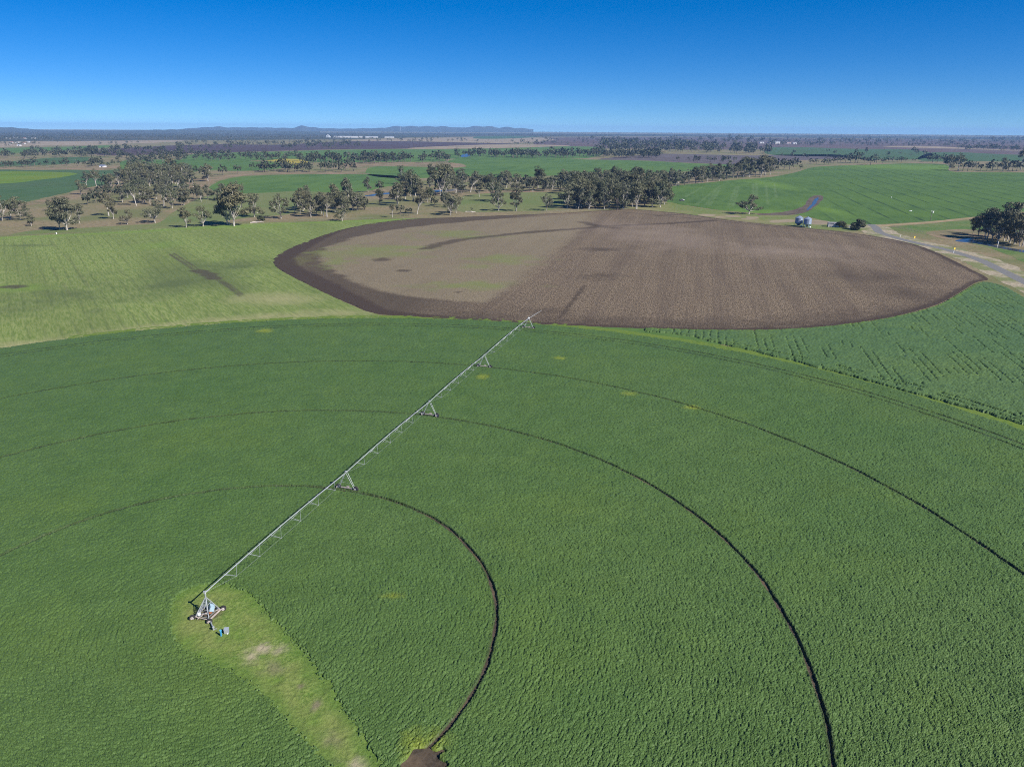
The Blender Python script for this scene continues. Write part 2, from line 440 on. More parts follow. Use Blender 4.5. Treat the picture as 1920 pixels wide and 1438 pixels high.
S('green_far_east', [(1745, 287), (1800, 286), (1920, 291), (2200, 295), (2200, 312), (1920, 303), (1730, 302)], M_green_dull, 4, 'dull green flat behind the trees on the horizon side')
# creek flats and tracks between the fields
M_bank = soil('bare_bank', (.16, .11, .07), (.25, .19, .12), fine=.2, big=.03, bigc=(.09, .10, .045), bigamt=.7)
for P, lab in (([(335, 352), (365, 336), (400, 331), (520, 324), (650, 324), (690, 327), (560, 326.6), (470, 329), (425, 334), (400, 342), (380, 354)], 'pale bare track curving round the green field'),
               ([(640, 306), (760, 304), (850, 306), (872, 311), (858, 314.5), (760, 311.5), (695, 312.5), (650, 315)], 'pale grassy flat among white trunked trees'),
               ([(-150, 392), (0, 385), (70, 376), (125, 364.5), (170, 352), (225, 343), (250, 338), (230, 352), (170, 366), (110, 377), (60, 385), (-100, 402)], 'pale bare track along the blue green field'),
               ([(700, 357), (780, 352), (880, 356), (960, 357), (1060, 356), (1060, 360), (960, 361.5), (880, 364), (780, 366), (690, 366)], 'bare creek bank behind the meadow'),
               ([(0, 316), (60, 315), (130, 314), (200, 312), (226, 314), (200, 319), (130, 318), (0, 318)], 'pale verge under the far row of trees')):
    S('bare_bank', P, M_bank, 7, lab, cat='bank')
for P, lab in (([(684, 367.5), (700, 364.5), (722, 362), (742, 361.5), (735, 363.5), (712, 366), (695, 368.5)], 'grey creek pool behind the dark paddock tree'),
               ([(798, 359), (812, 357), (840, 356), (856, 356.5), (850, 358), (815, 360)], 'blue creek pool among tall gum trees'),
               ([(864, 294), (868, 290), (880, 288.5), (881, 293), (872, 295)], 'small blue farm dam between distant trees'),
               ([(1944, 268), (1935, 271), (1948, 273), (1990, 272), (1990, 269)], 'distant pale dam'),):
    S('creek_pool', P, M_water, 9, lab, jit=.1, cat='water')

# right green field with its rows, channel and track
M_right = soil('rowed_cereal', (.044, .088, .022), (.072, .126, .032), fine=.12, big=.009, bigc=(.078, .138, .028), bigamt=.6, rot=ROWDIR, stretch=(1, .2, 1),
               rows=(ROWDIR, 24.0, (.020, .042, .018), .8, 0.0, .955, .99, 'east'), attrs=(('lime', (.10, .17, .03), .8), ('pale', (.14, .19, .09), .9)))
tram = []
for a, b in (((1305, 384), (1350, 349)), ((1324, 385), (1346, 352)), ((1330, 386), (1352, 352)), ((1366, 388), (1380, 350)), ((1374, 388), (1385, 350)), ((1412, 345), (1413, 370)), ((1418, 343), (1419, 372)), ((1436, 345), (1440, 385)), ((1285, 370), (1315, 352)), ((1452, 345), (1456, 372))):
    tram.append(streak([a, b], .8, 5, 1.0))
field('rowed_green_field', pts((1262, 349), (1320, 343.5), (1380, 337.5), (1440, 333), (1490, 324), (1525, 314), (1570, 311), (1640, 309), (1700, 307), (1775, 309), (1780, 321), (1830, 323), (1920, 324), (2150, 329), (2150, 398), (1920, 400), (1815, 411), (1740, 415.5), (1640, 421), (1570, 419), (1500, 404), (1440, 401), (1360, 395.5), (1290, 386), (1250, 379), (1264, 366), (1256, 354)),
      M_right, Z(6), 3.0, {'east': lambda x, y: np.clip((x - .42 * y + 40) / 60, 0, 1), 'lime': union(blob(1720, 314, 170, 7, 4, .6), blob(1440, 345, 40, 12, 5, .8), blob(1545, 392, 26, 16, 6, .8), blob(1420, 398, 90, 8, 8, .8)), 'pale': union(*tram)}, label='wide green cereal field with slanting rows and a muddy channel', n=5)
M_mud = soil('wet_mud', (.055, .043, .035), (.10, .078, .062), fine=.3, big=.05, bigc=(.16, .13, .10), bigamt=.4)
S('muddy_channel', [(1425, 401), (1470, 397.5), (1504, 388), (1513, 377), (1525, 367.5), (1540, 367), (1543, 372), (1534, 383), (1520, 394), (1508, 399), (1480, 403.5), (1425, 404)], M_mud, 8, 'dark muddy channel bending into the green field', jit=.4, cat='channel')
S('channel_water', [(1514, 391), (1520, 385), (1528, 373), (1535, 371), (1533, 377), (1526, 385), (1519, 391), (1514, 394.5)], M_water, 9, 'still water lying in the muddy channel', jit=.3, cat='water')
M_verge = soil('mown_verge', (.09, .125, .036), (.15, .17, .06), fine=.35, big=.02, bigc=(.20, .17, .09), bigamt=.7)
S('mown_verge', [(1150, 391), (1195, 386.5), (1250, 380), (1290, 387), (1360, 396.5), (1440, 403), (1500, 404.5), (1570, 420), (1640, 421.5), (1632, 431), (1580, 433), (1500, 426), (1400, 415), (1310, 405), (1190, 392)], M_verge, 7, 'mown grass verge behind the ploughed circle')
for P in ([(1308, 403.5), (1320, 401.5), (1340, 403), (1336, 405.5), (1318, 405)], [(1340, 407), (1355, 406), (1362, 408.5), (1345, 409)], [(1360, 405), (1380, 404.5), (1390, 407), (1368, 408)], [(1388, 410), (1410, 409.5), (1425, 412), (1400, 412.5)], [(1400, 406.5), (1420, 407), (1422, 409), (1402, 409)], [(1446, 414), (1485, 412), (1492, 416), (1450, 418)], [(1520, 414), (1552, 415), (1556, 421), (1524, 421)]):
    S('straw_heap', P, M_straw, 9, 'flat pale straw spread on the mown verge', jit=.3, cat='straw')

# ------------------------------------------------------------------ ploughed circle and pasture
M_plough = soil('ploughed_soil', (.055, .041, .027), (.226, .174, .118), fine=1.3, big=.11, bigc=(.080, .060, .045), bigamt=.6, bump=.3, contrast=(.38, .64), rot=ROWDIR, stretch=(1.7, .35, 1), bigst=(1, .07, 1), bigr=(.42, .70),
                rows=(ROWDIR, 2.7, (.050, .038, .029), .22, 1.5, .45, .95), attrs=(('cres', (.060, .047, .034), .78), ('grass', (.13, .14, .04), .32), ('stubble', (.185, .155, .100), .72), ('weeds', (.13, .155, .05), .72), ('stain', (.044, .033, .025), .7), ('pale', (.225, .178, .140), .5), ('rim', (.046, .033, .026), .85)))
plough_px = [(511, 490), (520, 478), (545, 465), (590, 447), (640, 431), (700, 419), (770, 411), (850, 408), (950, 404), (1050, 400), (1130, 395), (1180, 393), (1230, 396), (1290, 402), (1330, 408), (1400, 417), (1500, 427), (1580, 435), (1650, 445), (1700, 455), (1740, 467), (1780, 485), (1820, 505), (1853, 523), (1830, 530), (1800, 548), (1760, 570), (1700, 588), (1640, 600), (1560, 611), (1480, 617), (1400, 619), (1300, 618), (1200, 616), (1100, 612), (1000, 608), (900, 601), (800, 596), (740, 592), (700, 587), (660, 572), (600, 545), (550, 520), (520, 503)]
PL = smooth(pts(*plough_px), True, 6)
stub = smooth(pts((600, 481), (612, 466), (640, 453), (690, 440), (760, 428), (850, 418), (960, 409), (1070, 402.5), (1108, 400), (1106, 415), (1080, 438), (1050, 460), (1010, 495), (960, 535), (922, 560), (910, 566), (860, 566), (800, 560), (740, 552), (690, 538), (650, 520), (615, 500)), True, 5)
def f_stub(x, y):
    d, _, _ = seg_dist(stub, x, y, True); d = np.where(inside(stub, x, y), d, -d) + 7 * (fbm(x * .15, y * .15, 3) - .5)
    return np.clip(d / (4 + 9 * np.clip((x + 10) / 30, 0, 1)) + .5, 0, 1) * (.82 + .36 * (fbm(x * .05, y * .05, 4) - .5))
def f_rim(x, y):
    d, _, _ = seg_dist(PL, x, y, True); d = d + 3 * (fbm(x * .2, y * .2, 9) - .5)
    west = np.clip((-20 - x) / 60, 0, 1)
    return np.clip((4 + 9 * west * np.clip((560 - y) / 100, 0, 1) - d) / 2, 0, 1)
f_stain = union(streak([(800, 466), (850, 452), (910, 445), (980, 437), (1060, 431), (1110, 427), (1150, 424), (1260, 419), (1340, 414)], 6, 4), streak([(1096, 417), (1125, 425), (1150, 428)], 6, 5), blob(716, 487, 22, 4, 6), blob(757, 508, 18, 3, 7), streak([(1050, 596), (1096, 536)], 1.6, 8), blob(1130, 468, 55, 5, 9, .8), blob(860, 548, 9, 2, 3), streak([(1230, 405), (1280, 402)], 3, 8),
                streak([(1780, 556), (1700, 583), (1560, 603), (1400, 611), (1200, 608), (1000, 600), (880, 594)], 17, 12, 1.3), blob(1640, 520, 150, 18, 13, 1.2), blob(1700, 550, 100, 22, 14, 1.2), blob(1010, 585, 110, 14, 16, 1.4), blob(1130, 520, 60, 8, 17, 1.4, .8), streak([(1130, 395), (1300, 410), (1500, 431), (1700, 459), (1800, 500)], 4, 15, 1.6))
f_weed = union(blob(690, 470, 120, 14, 14, .9, .9), blob(840, 440, 120, 8, 15, .9, .9), blob(890, 535, 110, 9, 16, .9, .9), blob(960, 485, 90, 10, 17, 1, .9), blob(890, 500, 40, 6, 18, 1, .6), blob(630, 492, 40, 14, 19, .9, .9))
field('ploughed_field', pts(*plough_px), M_plough, Z(10), 1.3, {'cres': lambda x, y: (1 - f_stub(x, y)) * np.clip((-5 - x + .12 * (y - 300)) / 40, 0, 1), 'stubble': f_stub, 'stain': f_stain, 'rim': f_rim, 'pale': union(blob(1210, 440, 150, 30, 91, 1.3, .6), blob(1480, 470, 160, 22, 92, 1.3, .7)), 'weeds': f_weed, 'grass': union(blob(566, 486, 34, 16, 21, .8, .8))}, rough=.03,
      label='round brown ploughed field with a paler stubble crescent inside', seed=5)
M_past = soil('light_pasture', (.100, .148, .034), (.192, .224, .078), fine=.7, big=.03, bigc=(.090, .115, .038), bigamt=.55, bigst=(1, .12, 1), bump=.12, rot=math.radians(-33), stretch=(1.8, .18, 1), contrast=(.38, .62),
              rows=(math.radians(-33), 5.0, (.052, .075, .028), .34, 1.2, .80, .99), attrs=(('dull', (.066, .088, .036), .8), ('lush', (.12, .19, .035), .7), ('straw', (.25, .235, .12), .75), ('mud_shade', (.058, .05, .036), .85)))
past_px = [(-200, 462), (0, 444.5), (60, 441.5), (140, 437.5), (260, 431), (420, 422), (500, 418), (600, 415), (700, 412), (790, 409.5), (770, 412.5), (700, 421), (640, 433), (592, 449), (548, 467), (524, 480), (516, 492), (524, 505), (554, 522), (604, 547), (662, 574), (700, 588), (760, 600), (740, 602), (600, 606), (480, 614), (350, 625), (200, 640), (100, 654), (0, 668), (-200, 705)]
field('light_pasture', pts(*past_px), M_past, Z(8), 1.0, {
    'dull': union(blob(330, 530, 210, 34, 31, 1.2, .7), blob(110, 560, 170, 30, 32, 1.2, .8), blob(430, 500, 110, 22, 34, 1, .6), blob(60, 460, 70, 4, 36, 1, .5)),
    'lush': union(blob(430, 425, 130, 5, 37, .9), blob(700, 414, 120, 4, 38, .8), blob(20, 540, 90, 9, 39, .8), streak([(0, 447), (200, 438), (420, 426), (620, 417)], 5, 40), blob(300, 460, 60, 10, 41, 1.2)),
    'straw': union(streak([(-50, 655), (100, 640), (250, 620), (400, 603), (560, 590), (680, 586)], 9, 42, 1.3), blob(520, 560, 120, 14, 43, 1)),
    'mud_shade': union(streak([(318, 477), (345, 494), (365, 507)], 1.0, 44, .6), streak([(325, 475), (355, 494), (378, 509)], 1.0, 45, .6), streak([(371, 508), (386, 514), (401, 522)], 4.5, 46, .4), streak([(395, 519), (425, 536), (450, 556)], 1.1, 47, .8), streak([(403, 520), (430, 534), (455, 553)], .8, 57, .8), blob(28, 538, 34, 5, 48, .5), lambda x, y: .5 * union(streak([(95, 453), (140, 500), (168, 541)], .7, 49, 1.2), streak([(96, 500), (135, 557)], .7, 50, 1.2), streak([(205, 490), (235, 518)], .6, 51, 1.2))(x, y))},
      rough=.03, label='light green pasture with muddy wheel marks and dull patches', seed=8)

# ------------------------------------------------------------------ road, verges, creek on the far side
road_c = smooth(pts((1632, 421), (1642, 427), (1650, 436), (1680, 446), (1715, 455), (1765, 466), (1802, 476.5), (1840, 489), (1877, 507), (1920, 528), (1990, 563), (2080, 610)), False, 6)
def ribbon(name, line, half, mat, z, label, cat, off=0.0, jit=0.0, kind='structure', step=None):
    Lp, Rp = [], []
    for i, p in enumerate(line):
        a = line[max(i - 1, 0)]; b = line[min(i + 1, len(line) - 1)]
        d = Vector((b[0] - a[0], b[1] - a[1])).normalized(); nrm = Vector((-d.y, d.x))
        hw = half(i) if callable(half) else half
        Lp.append((p[0] + nrm.x * (off + hw) + rnd.uniform(-jit, jit), p[1] + nrm.y * (off + hw) + rnd.uniform(-jit, jit), z))
        Rp.append((p[0] + nrm.x * (off - hw) + rnd.uniform(-jit, jit), p[1] + nrm.y * (off - hw) + rnd.uniform(-jit, jit), z))
    mb = MB()
    n = len(line); mb.v = Rp + Lp
    mb.f = [(i, i + 1, n + i + 1, n + i) for i in range(n - 1)]
    o = mb.build(name, mat); tag(o, label, cat, kind=kind); return o
M_gravel = soil('pale_verge', (.18, .15, .10), (.36, .31, .225), fine=.5, big=.06, bigc=(.12, .14, .05), bigamt=.85, bump=.15, bigr=(.45, .58))
M_asph = soil('asphalt', (.125, .124, .120), (.168, .165, .158), fine=.6, big=.1, bigc=(.15, .145, .14), bigamt=.4, rough=.85)
M_track = soil('dirt_track', (.22, .165, .095), (.30, .23, .14), fine=.2, big=.05, bigc=(.17, .15, .07), bigamt=.5)
ribbon('road_verge', road_c, 11.5, M_gravel, Z(9), 'pale dry grass verge on both sides of the road', 'verge', jit=1.2)
ribbon('road', road_c, 3.1, M_asph, Z(11), 'grey sealed country road along the ploughed field', 'road', jit=.12)
ribbon('dirt_track', smooth(pts((1640, 425), (1662, 423), (1700, 420.5), (1745, 417), (1800, 411.5), (1850, 406), (1920, 399), (2000, 392)), False, 5), 3.6, M_track, Z(10), 'orange dirt track along the green field', 'track', jit=.5)
S('roadside_pasture', [(1668, 427), (1740, 420), (1815, 413), (1900, 405), (2100, 398), (2200, 460), (2100, 560), (1990, 525), (1920, 492), (1870, 470), (1800, 452), (1735, 440), (1690, 433)], soil('roadside_grass', (.05, .098, .026), (.10, .15, .042), fine=.3, big=.025, bigc=(.15, .15, .065), bigamt=.75), 8, 'green roadside pasture around the creek')
S('creek_bank', [(1735, 437), (1770, 432), (1812, 430), (1850, 433), (1920, 436), (2000, 440), (2000, 490), (1920, 474), (1880, 466), (1840, 459), (1800, 452), (1765, 447)], M_bank, 9, 'bare brown creek bank under the tall gum trees')
S('creek_water', [(1792, 452.5), (1806, 448.5), (1824, 447), (1828, 452.5), (1860, 459), (1920, 469.5), (2000, 482), (2000, 487), (1920, 474), (1880, 467), (1830, 457)], M_water, 10, 'dark creek water reflecting the sky beside the road', jit=.3, cat='water')

# ------------------------------------------------------------------ standing crops
CX, CY = -46.42, 96.1           # centre of the wheel tracks
TR = [44.25, 88.1, 132.2, 180.1]
lane_px = [(318, 1160), (325, 1130), (345, 1110), (380, 1099), (420, 1097), (455, 1107), (480, 1125), (510, 1160), (545, 1195), (575, 1230), (600, 1265), (640, 1320), (680, 1380), (715, 1440), (770, 1540), (700, 1560), (625, 1445), (572, 1390), (532, 1345), (492, 1300), (460, 1275), (420, 1256), (380, 1240), (345, 1220), (325, 1190)]
LANE = smooth(pts(*lane_px), True, 6)
bare_c = at(792, 1432)

def grid_patch(name, u0, u1, du, y0, y1, k, hfun, mfun, mat, attrs, label, cat):
    nu = int((u1 - u0) / du); ny = int(math.log(y1 / y0) / math.log(1 + k))
    ys = y0 * (1 + k) ** np.arange(ny); us = u0 + du * np.arange(nu)
    Uu, Yy = np.meshgrid(us, ys)
    Uu = Uu + (RNG.random(Uu.shape) - .5) * du * .8
    Yy = Yy * (1 + (RNG.random(Yy.shape) - .5) * k * .8)
    X = (Uu * Yy).ravel(); Y = Yy.ravel()
    M = mfun(X, Y)
    Zz = hfun(X, Y) * np.clip(M, 0, 1)
    inn = M > 0
    idx = np.arange(nu * ny).reshape(ny, nu)
    q = np.stack([idx[:-1, :-1], idx[:-1, 1:], idx[1:, 1:], idx[1:, :-1]], -1).reshape(-1, 4)
    q = q[inn[q].sum(1) > 0]
    used = np.zeros(nu * ny, bool); used[q.ravel()] = True
    new = (np.cumsum(used) - 1).astype(np.int32)
    v = np.stack([X[used], Y[used], np.where(inn, np.maximum(Zz, .06), .0)[used]], -1)
    at_ = {kk: fn(v[:, 0], v[:, 1]) for kk, fn in attrs.items()}
    o = link(name, np_mesh(name, v, new[q], at_), mat); tag(o, label, cat, kind='stuff'); return o

def crop_h(x, y):
    r = np.hypot(x - CX, y - CY); a = np.arctan2(x - CX, y - CY) * np.maximum(np.round(r / 12) * 12, 6)   # sown in rings
    h = .38 + .05 * (vnoise(x * .4, y * .4, 1) - .5) + -.12 * np.clip((vnoise(r * 4.4, a * 1.5, 2) - .55) / .3, 0, 1) + .10 * (vnoise(x * 7, y * 7, 3) - .5)
    return h + .17 * (RNG.random(x.shape) - .5)

def crop_m(x, y):
    dx, dy = x - CX, y - CY
    r = np.hypot(dx, dy); th = np.arctan2(dx, dy)
    wob = 1.0 * (vnoise(x * .3, y * .3, 5) - .5) + .5 * (vnoise(x * 1.3, y * 1.3, 6) - .5)
    m_ = (r < 189.0 + wob)
    east = np.clip(np.cos(th - 1.5) * .5 + .5, 0, 1)      # ruts are widest on the lane side
    for i, R0 in enumerate(TR):
        hw = (.14 + .14 * east) * (1.0, .95, .9, .55)[i] * (.55 + .9 * vnoise(th * R0 * .35, th * 0 + i, 7))
        m_ &= np.abs(r - R0 + .4 * (vnoise(x * .12, y * .12, 8 + i) - .5)) > hw
    if True:
        m_ &= np.abs(r - 177.3) > .22 * (vnoise(th * 60, th * 0, 21) > .35)
    wx = .5 * (vnoise(x * .5, y * .5, 12) - .5) + .5 * (vnoise(x * 1.7, y * 1.7, 13) - .5)
    wy = .5 * (vnoise(x * .5, y * .5, 14) - .5) + .5 * (vnoise(x * 1.7, y * 1.7, 15) - .5)
    wx = wx + 1.1 * (vnoise(x * 4.1, y * 4.1, 17) - .5); wy = wy + 1.1 * (vnoise(x * 4.1, y * 4.1, 18) - .5)
    m_ &= ~inside(LANE, x + wx, y + wy)
    d = np.hypot((x - bare_c[0]) / 1.15, y - bare_c[1]) + 2.2 * (vnoise(x * .9, y * .9, 16) - .5)
    m_ &= d > 2.1
    return m_.astype(float)

def f_rut_shade(x, y):  # shade and dark soil of the deep ruts, painted onto the crop edges
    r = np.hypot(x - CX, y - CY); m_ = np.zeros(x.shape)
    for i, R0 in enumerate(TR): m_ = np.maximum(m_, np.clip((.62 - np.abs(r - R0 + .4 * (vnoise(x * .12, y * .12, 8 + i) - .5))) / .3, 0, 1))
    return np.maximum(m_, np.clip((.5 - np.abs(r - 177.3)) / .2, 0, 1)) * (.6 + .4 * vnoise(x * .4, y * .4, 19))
weeds = union(blob(905, 708, 17, 6, 61, .9), blob(1050, 673, 15, 4, 62, .9), blob(497, 622, 20, 5, 63, .8), blob(1297, 766, 24, 5, 64, .9), blob(1180, 740, 20, 6, 65, 1.2), blob(792, 1405, 60, 45, 66, 1.2), blob(735, 1120, 30, 8, 67, 1.5))
M_crop = crop_mat('cereal_leaf', (.029, .056, .014), (.061, .108, .029), (.132, .188, .064), 5.5, (.050, .097, .024), (('weed', (.17, .20, .02), .8), ('mud_shade', (.020, .022, .012), .7)))
grid_patch('crop', -.96, .96, .00112, 56, 292, .00135, crop_h, crop_m, M_crop, {'weed': weeds, 'mud_shade': f_rut_shade}, 'dense green cereal crop ringed by wheel ruts', 'crop')
# bare earth of the ruts and the edge of the circle
M_rut = soil('rut_earth', (.024, .020, .016), (.064, .053, .041), fine=1.5, big=.12, bigc=(.17, .12, .075), bigamt=.4, bump=.1)
def arc(R0, t0=-1.75, t1=2.4, n=300): return [(CX + R0 * math.sin(t), CY + R0 * math.cos(t)) for t in np.linspace(t0, t1, n)]
sheet('crop_soil', [(CX + 188 * math.sin(t), CY + 188 * math.cos(t)) for t in np.linspace(0, 6.2, 90)], M_rut, Z(11.4), 'dark soil under the cereal crop', 'soil', sm=False)
for R0, lab in zip(TR, ('smallest wheel rut ring around the pivot', 'second wheel rut ring out from the pivot', 'third wheel rut ring out from the pivot', 'outermost wheel rut ring near the crop edge')):
    ribbon('wheel_rut', arc(R0, -2.2, 3.0), 1.1, M_rut, Z(13), lab, 'wheel rut', jit=.05)
S('bare_earth', [(752, 1440), (762, 1412), (785, 1402), (815, 1405), (838, 1425), (846, 1450), (800, 1470)], M_rut, 14, 'dark bare earth at the end of the inner rut', jit=.3, cat='bare earth')
M_lane = soil('lane_grass', (.068, .122, .021), (.160, .212, .056), fine=2.6, big=.09, bigc=(.18, .19, .065), bigamt=.5, bump=.2, bigr=(.42, .62), contrast=(.36, .64),
              attrs=(('pale', (.33, .27, .20), .75), ('dirt', (.16, .125, .095), .7), ('pad', (.085, .062, .052), .9), ('edge', (.070, .135, .024), .6), ('lush', (.075, .15, .02), .7)))
lane_big = [(310, 1165), (318, 1125), (342, 1102), (380, 1090), (425, 1090), (462, 1100), (490, 1120), (520, 1158), (555, 1193), (585, 1228), (612, 1263), (652, 1318), (692, 1378), (728, 1440), (790, 1560), (690, 1580), (610, 1450), (560, 1395), (520, 1350), (480, 1306), (455, 1283), (416, 1264), (376, 1248), (338, 1226), (315, 1195)]
field('grass_lane', pts(*lane_big), M_lane, Z(12), .28, {
    'pale': union(blob(492, 1218, 26, 12, 71, .8, .6), blob(470, 1232, 24, 16, 72, 1.2, .6), blob(525, 1220, 22, 14, 73, 1.4, .7), blob(668, 1436, 30, 18, 74, 1.2, .7)),
    'dirt': union(blob(592, 1325, 13, 15, 75, .8, .6), blob(563, 1290, 10, 8, 76, .9, .5), blob(510, 1255, 40, 18, 77, 1.8, .8), blob(620, 1390, 30, 25, 78, 1.8, .8), blob(620, 1430, 20, 14, 79, 1.5, .5)),
    'pad': blob(392, 1152, 32, 15, 85, .6, .15),
    'edge': lambda x, y: np.clip((2.6 - seg_dist(LANE, x, y, True)[0] + 2.2 * (fbm(x * .5, y * .5, 87) - .5)) / 2.2, 0, 1),
    'lush': union(blob(492, 1233, 14, 7, 80, .8), blob(520, 1275, 24, 12, 81, 1), blob(440, 1190, 50, 25, 82, 1.5, .8), blob(590, 1350, 24, 22, 83, 1.2), blob(360, 1200, 30, 20, 84, 1.4))},
      rough=.24, label='light grass lane and clearing around the pivot', cat='grass', kind='stuff', seed=15)
S('corner_grass', [(1060, 606), (1200, 612), (1330, 615), (1420, 640), (1320, 646), (1180, 628), (1060, 614)], M_green, 9.6, 'green grass corner between the ploughed field and crops', cat='grass')
# crop of the neighbouring block
c2 = smooth(pts((1150, 615), (1300, 620), (1400, 621), (1480, 619), (1560, 613), (1640, 602.5), (1700, 590.5), (1760, 573), (1800, 551), (1830, 534), (1852, 531), (1885, 540), (1925, 562), (2000, 604), (2080, 660), (2080, 860), (1920, 797), (1700, 735), (1500, 681), (1350, 644), (1280, 629), (1210, 622)), True, 5)
def c2_m(x, y):
    w1 = 1.0 * (vnoise(x * .4, y * .4, 31) - .5)
    m_ = inside(c2, x + w1, y + w1) & (np.hypot(x - CX, y - CY) > 190.4 + w1)
    s = x * math.cos(.24) - y * math.sin(.24)             # across the sown rows
    along = x * math.sin(.24) + y * math.cos(.24)
    gap = (np.abs(((s + .25 * vnoise(along * .2, s * 0, 33)) % 2.6) - 1.3) < .15) & (vnoise(along * .05, np.floor(s / 2.6) * 7.3, 34) > .50) & (fbm(x * .03, y * .03, 35) > .36)
    d1 = np.abs(np.hypot(x - CX, y - CY) - 196.5 - .8 * vnoise(x * .2, y * .2, 36)) < .5
    d2 = np.abs(np.hypot(x - CX, y - CY) - 194.2) < .35
    g2 = (d1 | d2) & (vnoise(x * .35, y * .35, 37) > .38)
    return np.where(m_, np.where(g2, .15, np.where(gap, .3, 1.0)), 0.0)
def c2_h(x, y): return .6 + .16 * (vnoise(x * .7, y * .8, 41) - .5) + .2 * (vnoise(x * 2.2, y * 2.2, 42) - .5) + .2 * (RNG.random(x.shape) - .5)
M_crop2 = crop_mat('broadleaf_crop', (.034, .064, .019), (.068, .118, .035), (.134, .186, .070), 3.6, (.056, .106, .034), (('weed', (.10, .16, .02), .8),))
edge_w = lambda x, y: np.clip((195 - np.hypot(x - CX, y - CY)) / 3, 0, 1) * 0 + np.clip((3.5 - seg_dist(PL, x, y, True)[0]) / 2.5, 0, 1)
grid_patch('broadleaf_crop', .18, .86, .00135, 165, 385, .0018, c2_h, c2_m, M_crop2, {'weed': edge_w}, 'darker green broadleaf crop with dark row gaps beside the circle', 'crop')
ribbon('grass_strip', arc(190.6, -.6, 2.2, 160), 3.4, soil('strip_grass', (.06, .11, .02), (.12, .17, .03), fine=.8, big=.12, bigc=(.11, .155, .03), bigamt=.6), Z(14), 'yellow green grass strip round the crop circle', 'grass', jit=.35, kind='stuff')

# ------------------------------------------------------------------ trees
M_leaf = foliage_mat('gum_leaf', (.064, .070, .042), (.156, .156, .100))
M_farleaf = foliage_mat('far_leaf', (.030, .034, .022), (.080, .078, .052))
M_leafd = foliage_mat('dark_leaf', (.030, .036, .018), (.092, .095, .050))
M_bark = plain('gum_bark', (.35, .32, .28), .8, 0, .35, 6)
M_barkd = plain('grey_bark', (.18, .15, .125), .85, 0, .35, 6)

def make_tree(seed, spread, fork, limbs, dens, lean=0.0, trunks=1, top=1.0, clump=.13, r0=.022, flat=.75, leaf=.022, low=.35):
    """a gum of unit height: forked limbs, leaf sprays gathered at the limb ends"""
    r = random.Random(seed); tb = MB(); lv = []; lf = []
    ends = []
    for k in range(trunks):
        a0 = r.uniform(0, 6.28); off = Vector((math.cos(a0), math.sin(a0), 0)) * (.05 if trunks > 1 else 0)
        tilt = Vector((lean + (off.x * 1.6), off.y * 1.6, 0))
        p0 = off * .8; p1 = p0 + Vector((tilt.x * fork, tilt.y * fork, fork)) + Vector((r.uniform(-.02, .02), r.uniform(-.02, .02), 0))
        rt = r0 / (trunks ** .4)
        tb.tube([p0 - Vector((0, 0, .01)), p0.lerp(p1, .4) + Vector((r.uniform(-.012, .012), 0, 0)), p1], [rt * 1.35, rt, rt * .8], 6)
        nl = max(3, limbs // trunks)
        for j in range(nl):
            a = a0 + 6.283 * j / nl + r.uniform(-.5, .5)
            el = r.uniform(low, .98) if j else .97
            rad = spread * r.uniform(.55, 1.0) * (1.05 - .55 * max(0, el - .6) / .4) * (1 if j else .25)
            e = Vector((tilt.x + math.cos(a) * rad, tilt.y + math.sin(a) * rad, fork + (top - .07 - fork) * el))
            mid = p1.lerp(e, .5) + Vector((math.cos(a) * .03, math.sin(a) * .03, r.uniform(-.03, .05)))
            tb.tube([p1, mid, e], [rt * .62, rt * .36, rt * .14], 5, False)
            ends.append((e, 1.0))
            for s in range(3):
                e2 = mid.lerp(e, r.uniform(.2, .8)) + Vector((r.uniform(-1, 1), r.uniform(-1, 1), r.uniform(-.15, .75))) * spread * .42
                e2.z = min(e2.z, top - .05)
                tb.tube([mid.lerp(e, .25), e2], [rt * .3, rt * .1], 4, False)
                ends.append((e2, .75))
    for e, s in ends:
        cr_ = clump * .84 * s * r.uniform(.75, 1.2)
        for _ in range(int(dens * s * 1.65)):
            while True:
                d = Vector((r.uniform(-1, 1), r.uniform(-1, 1), r.uniform(-1, 1)))
                if .25 < d.length < 1: break
            p = e + Vector((d.x * cr_ * 1.15, d.y * cr_ * 1.15, d.z * cr_ * flat))
            if p.z > top: p.z = top - r.uniform(0, .03)
            n = (d.normalized() * 1.1 + Vector((r.gauss(0, .55), r.gauss(0, .55), r.gauss(.35, .5)))).normalized()
            u = n.orthogonal().normalized(); u.rotate(Matrix.Rotation(r.uniform(0, 6.28), 3, n)); w_ = n.cross(u)
            a, b = leaf * r.uniform(.6, 1.3), leaf * r.uniform(.35, .8)
            bse = len(lv)
            lv.extend([tuple(p - u * a), tuple(p + w_ * b - u * .2 * a), tuple(p + u * a - Vector((0, 0, .3 * a))), tuple(p - w_ * b)])
            lf.append((bse, bse + 1, bse + 2, bse + 3))
    return tb, lv, lf

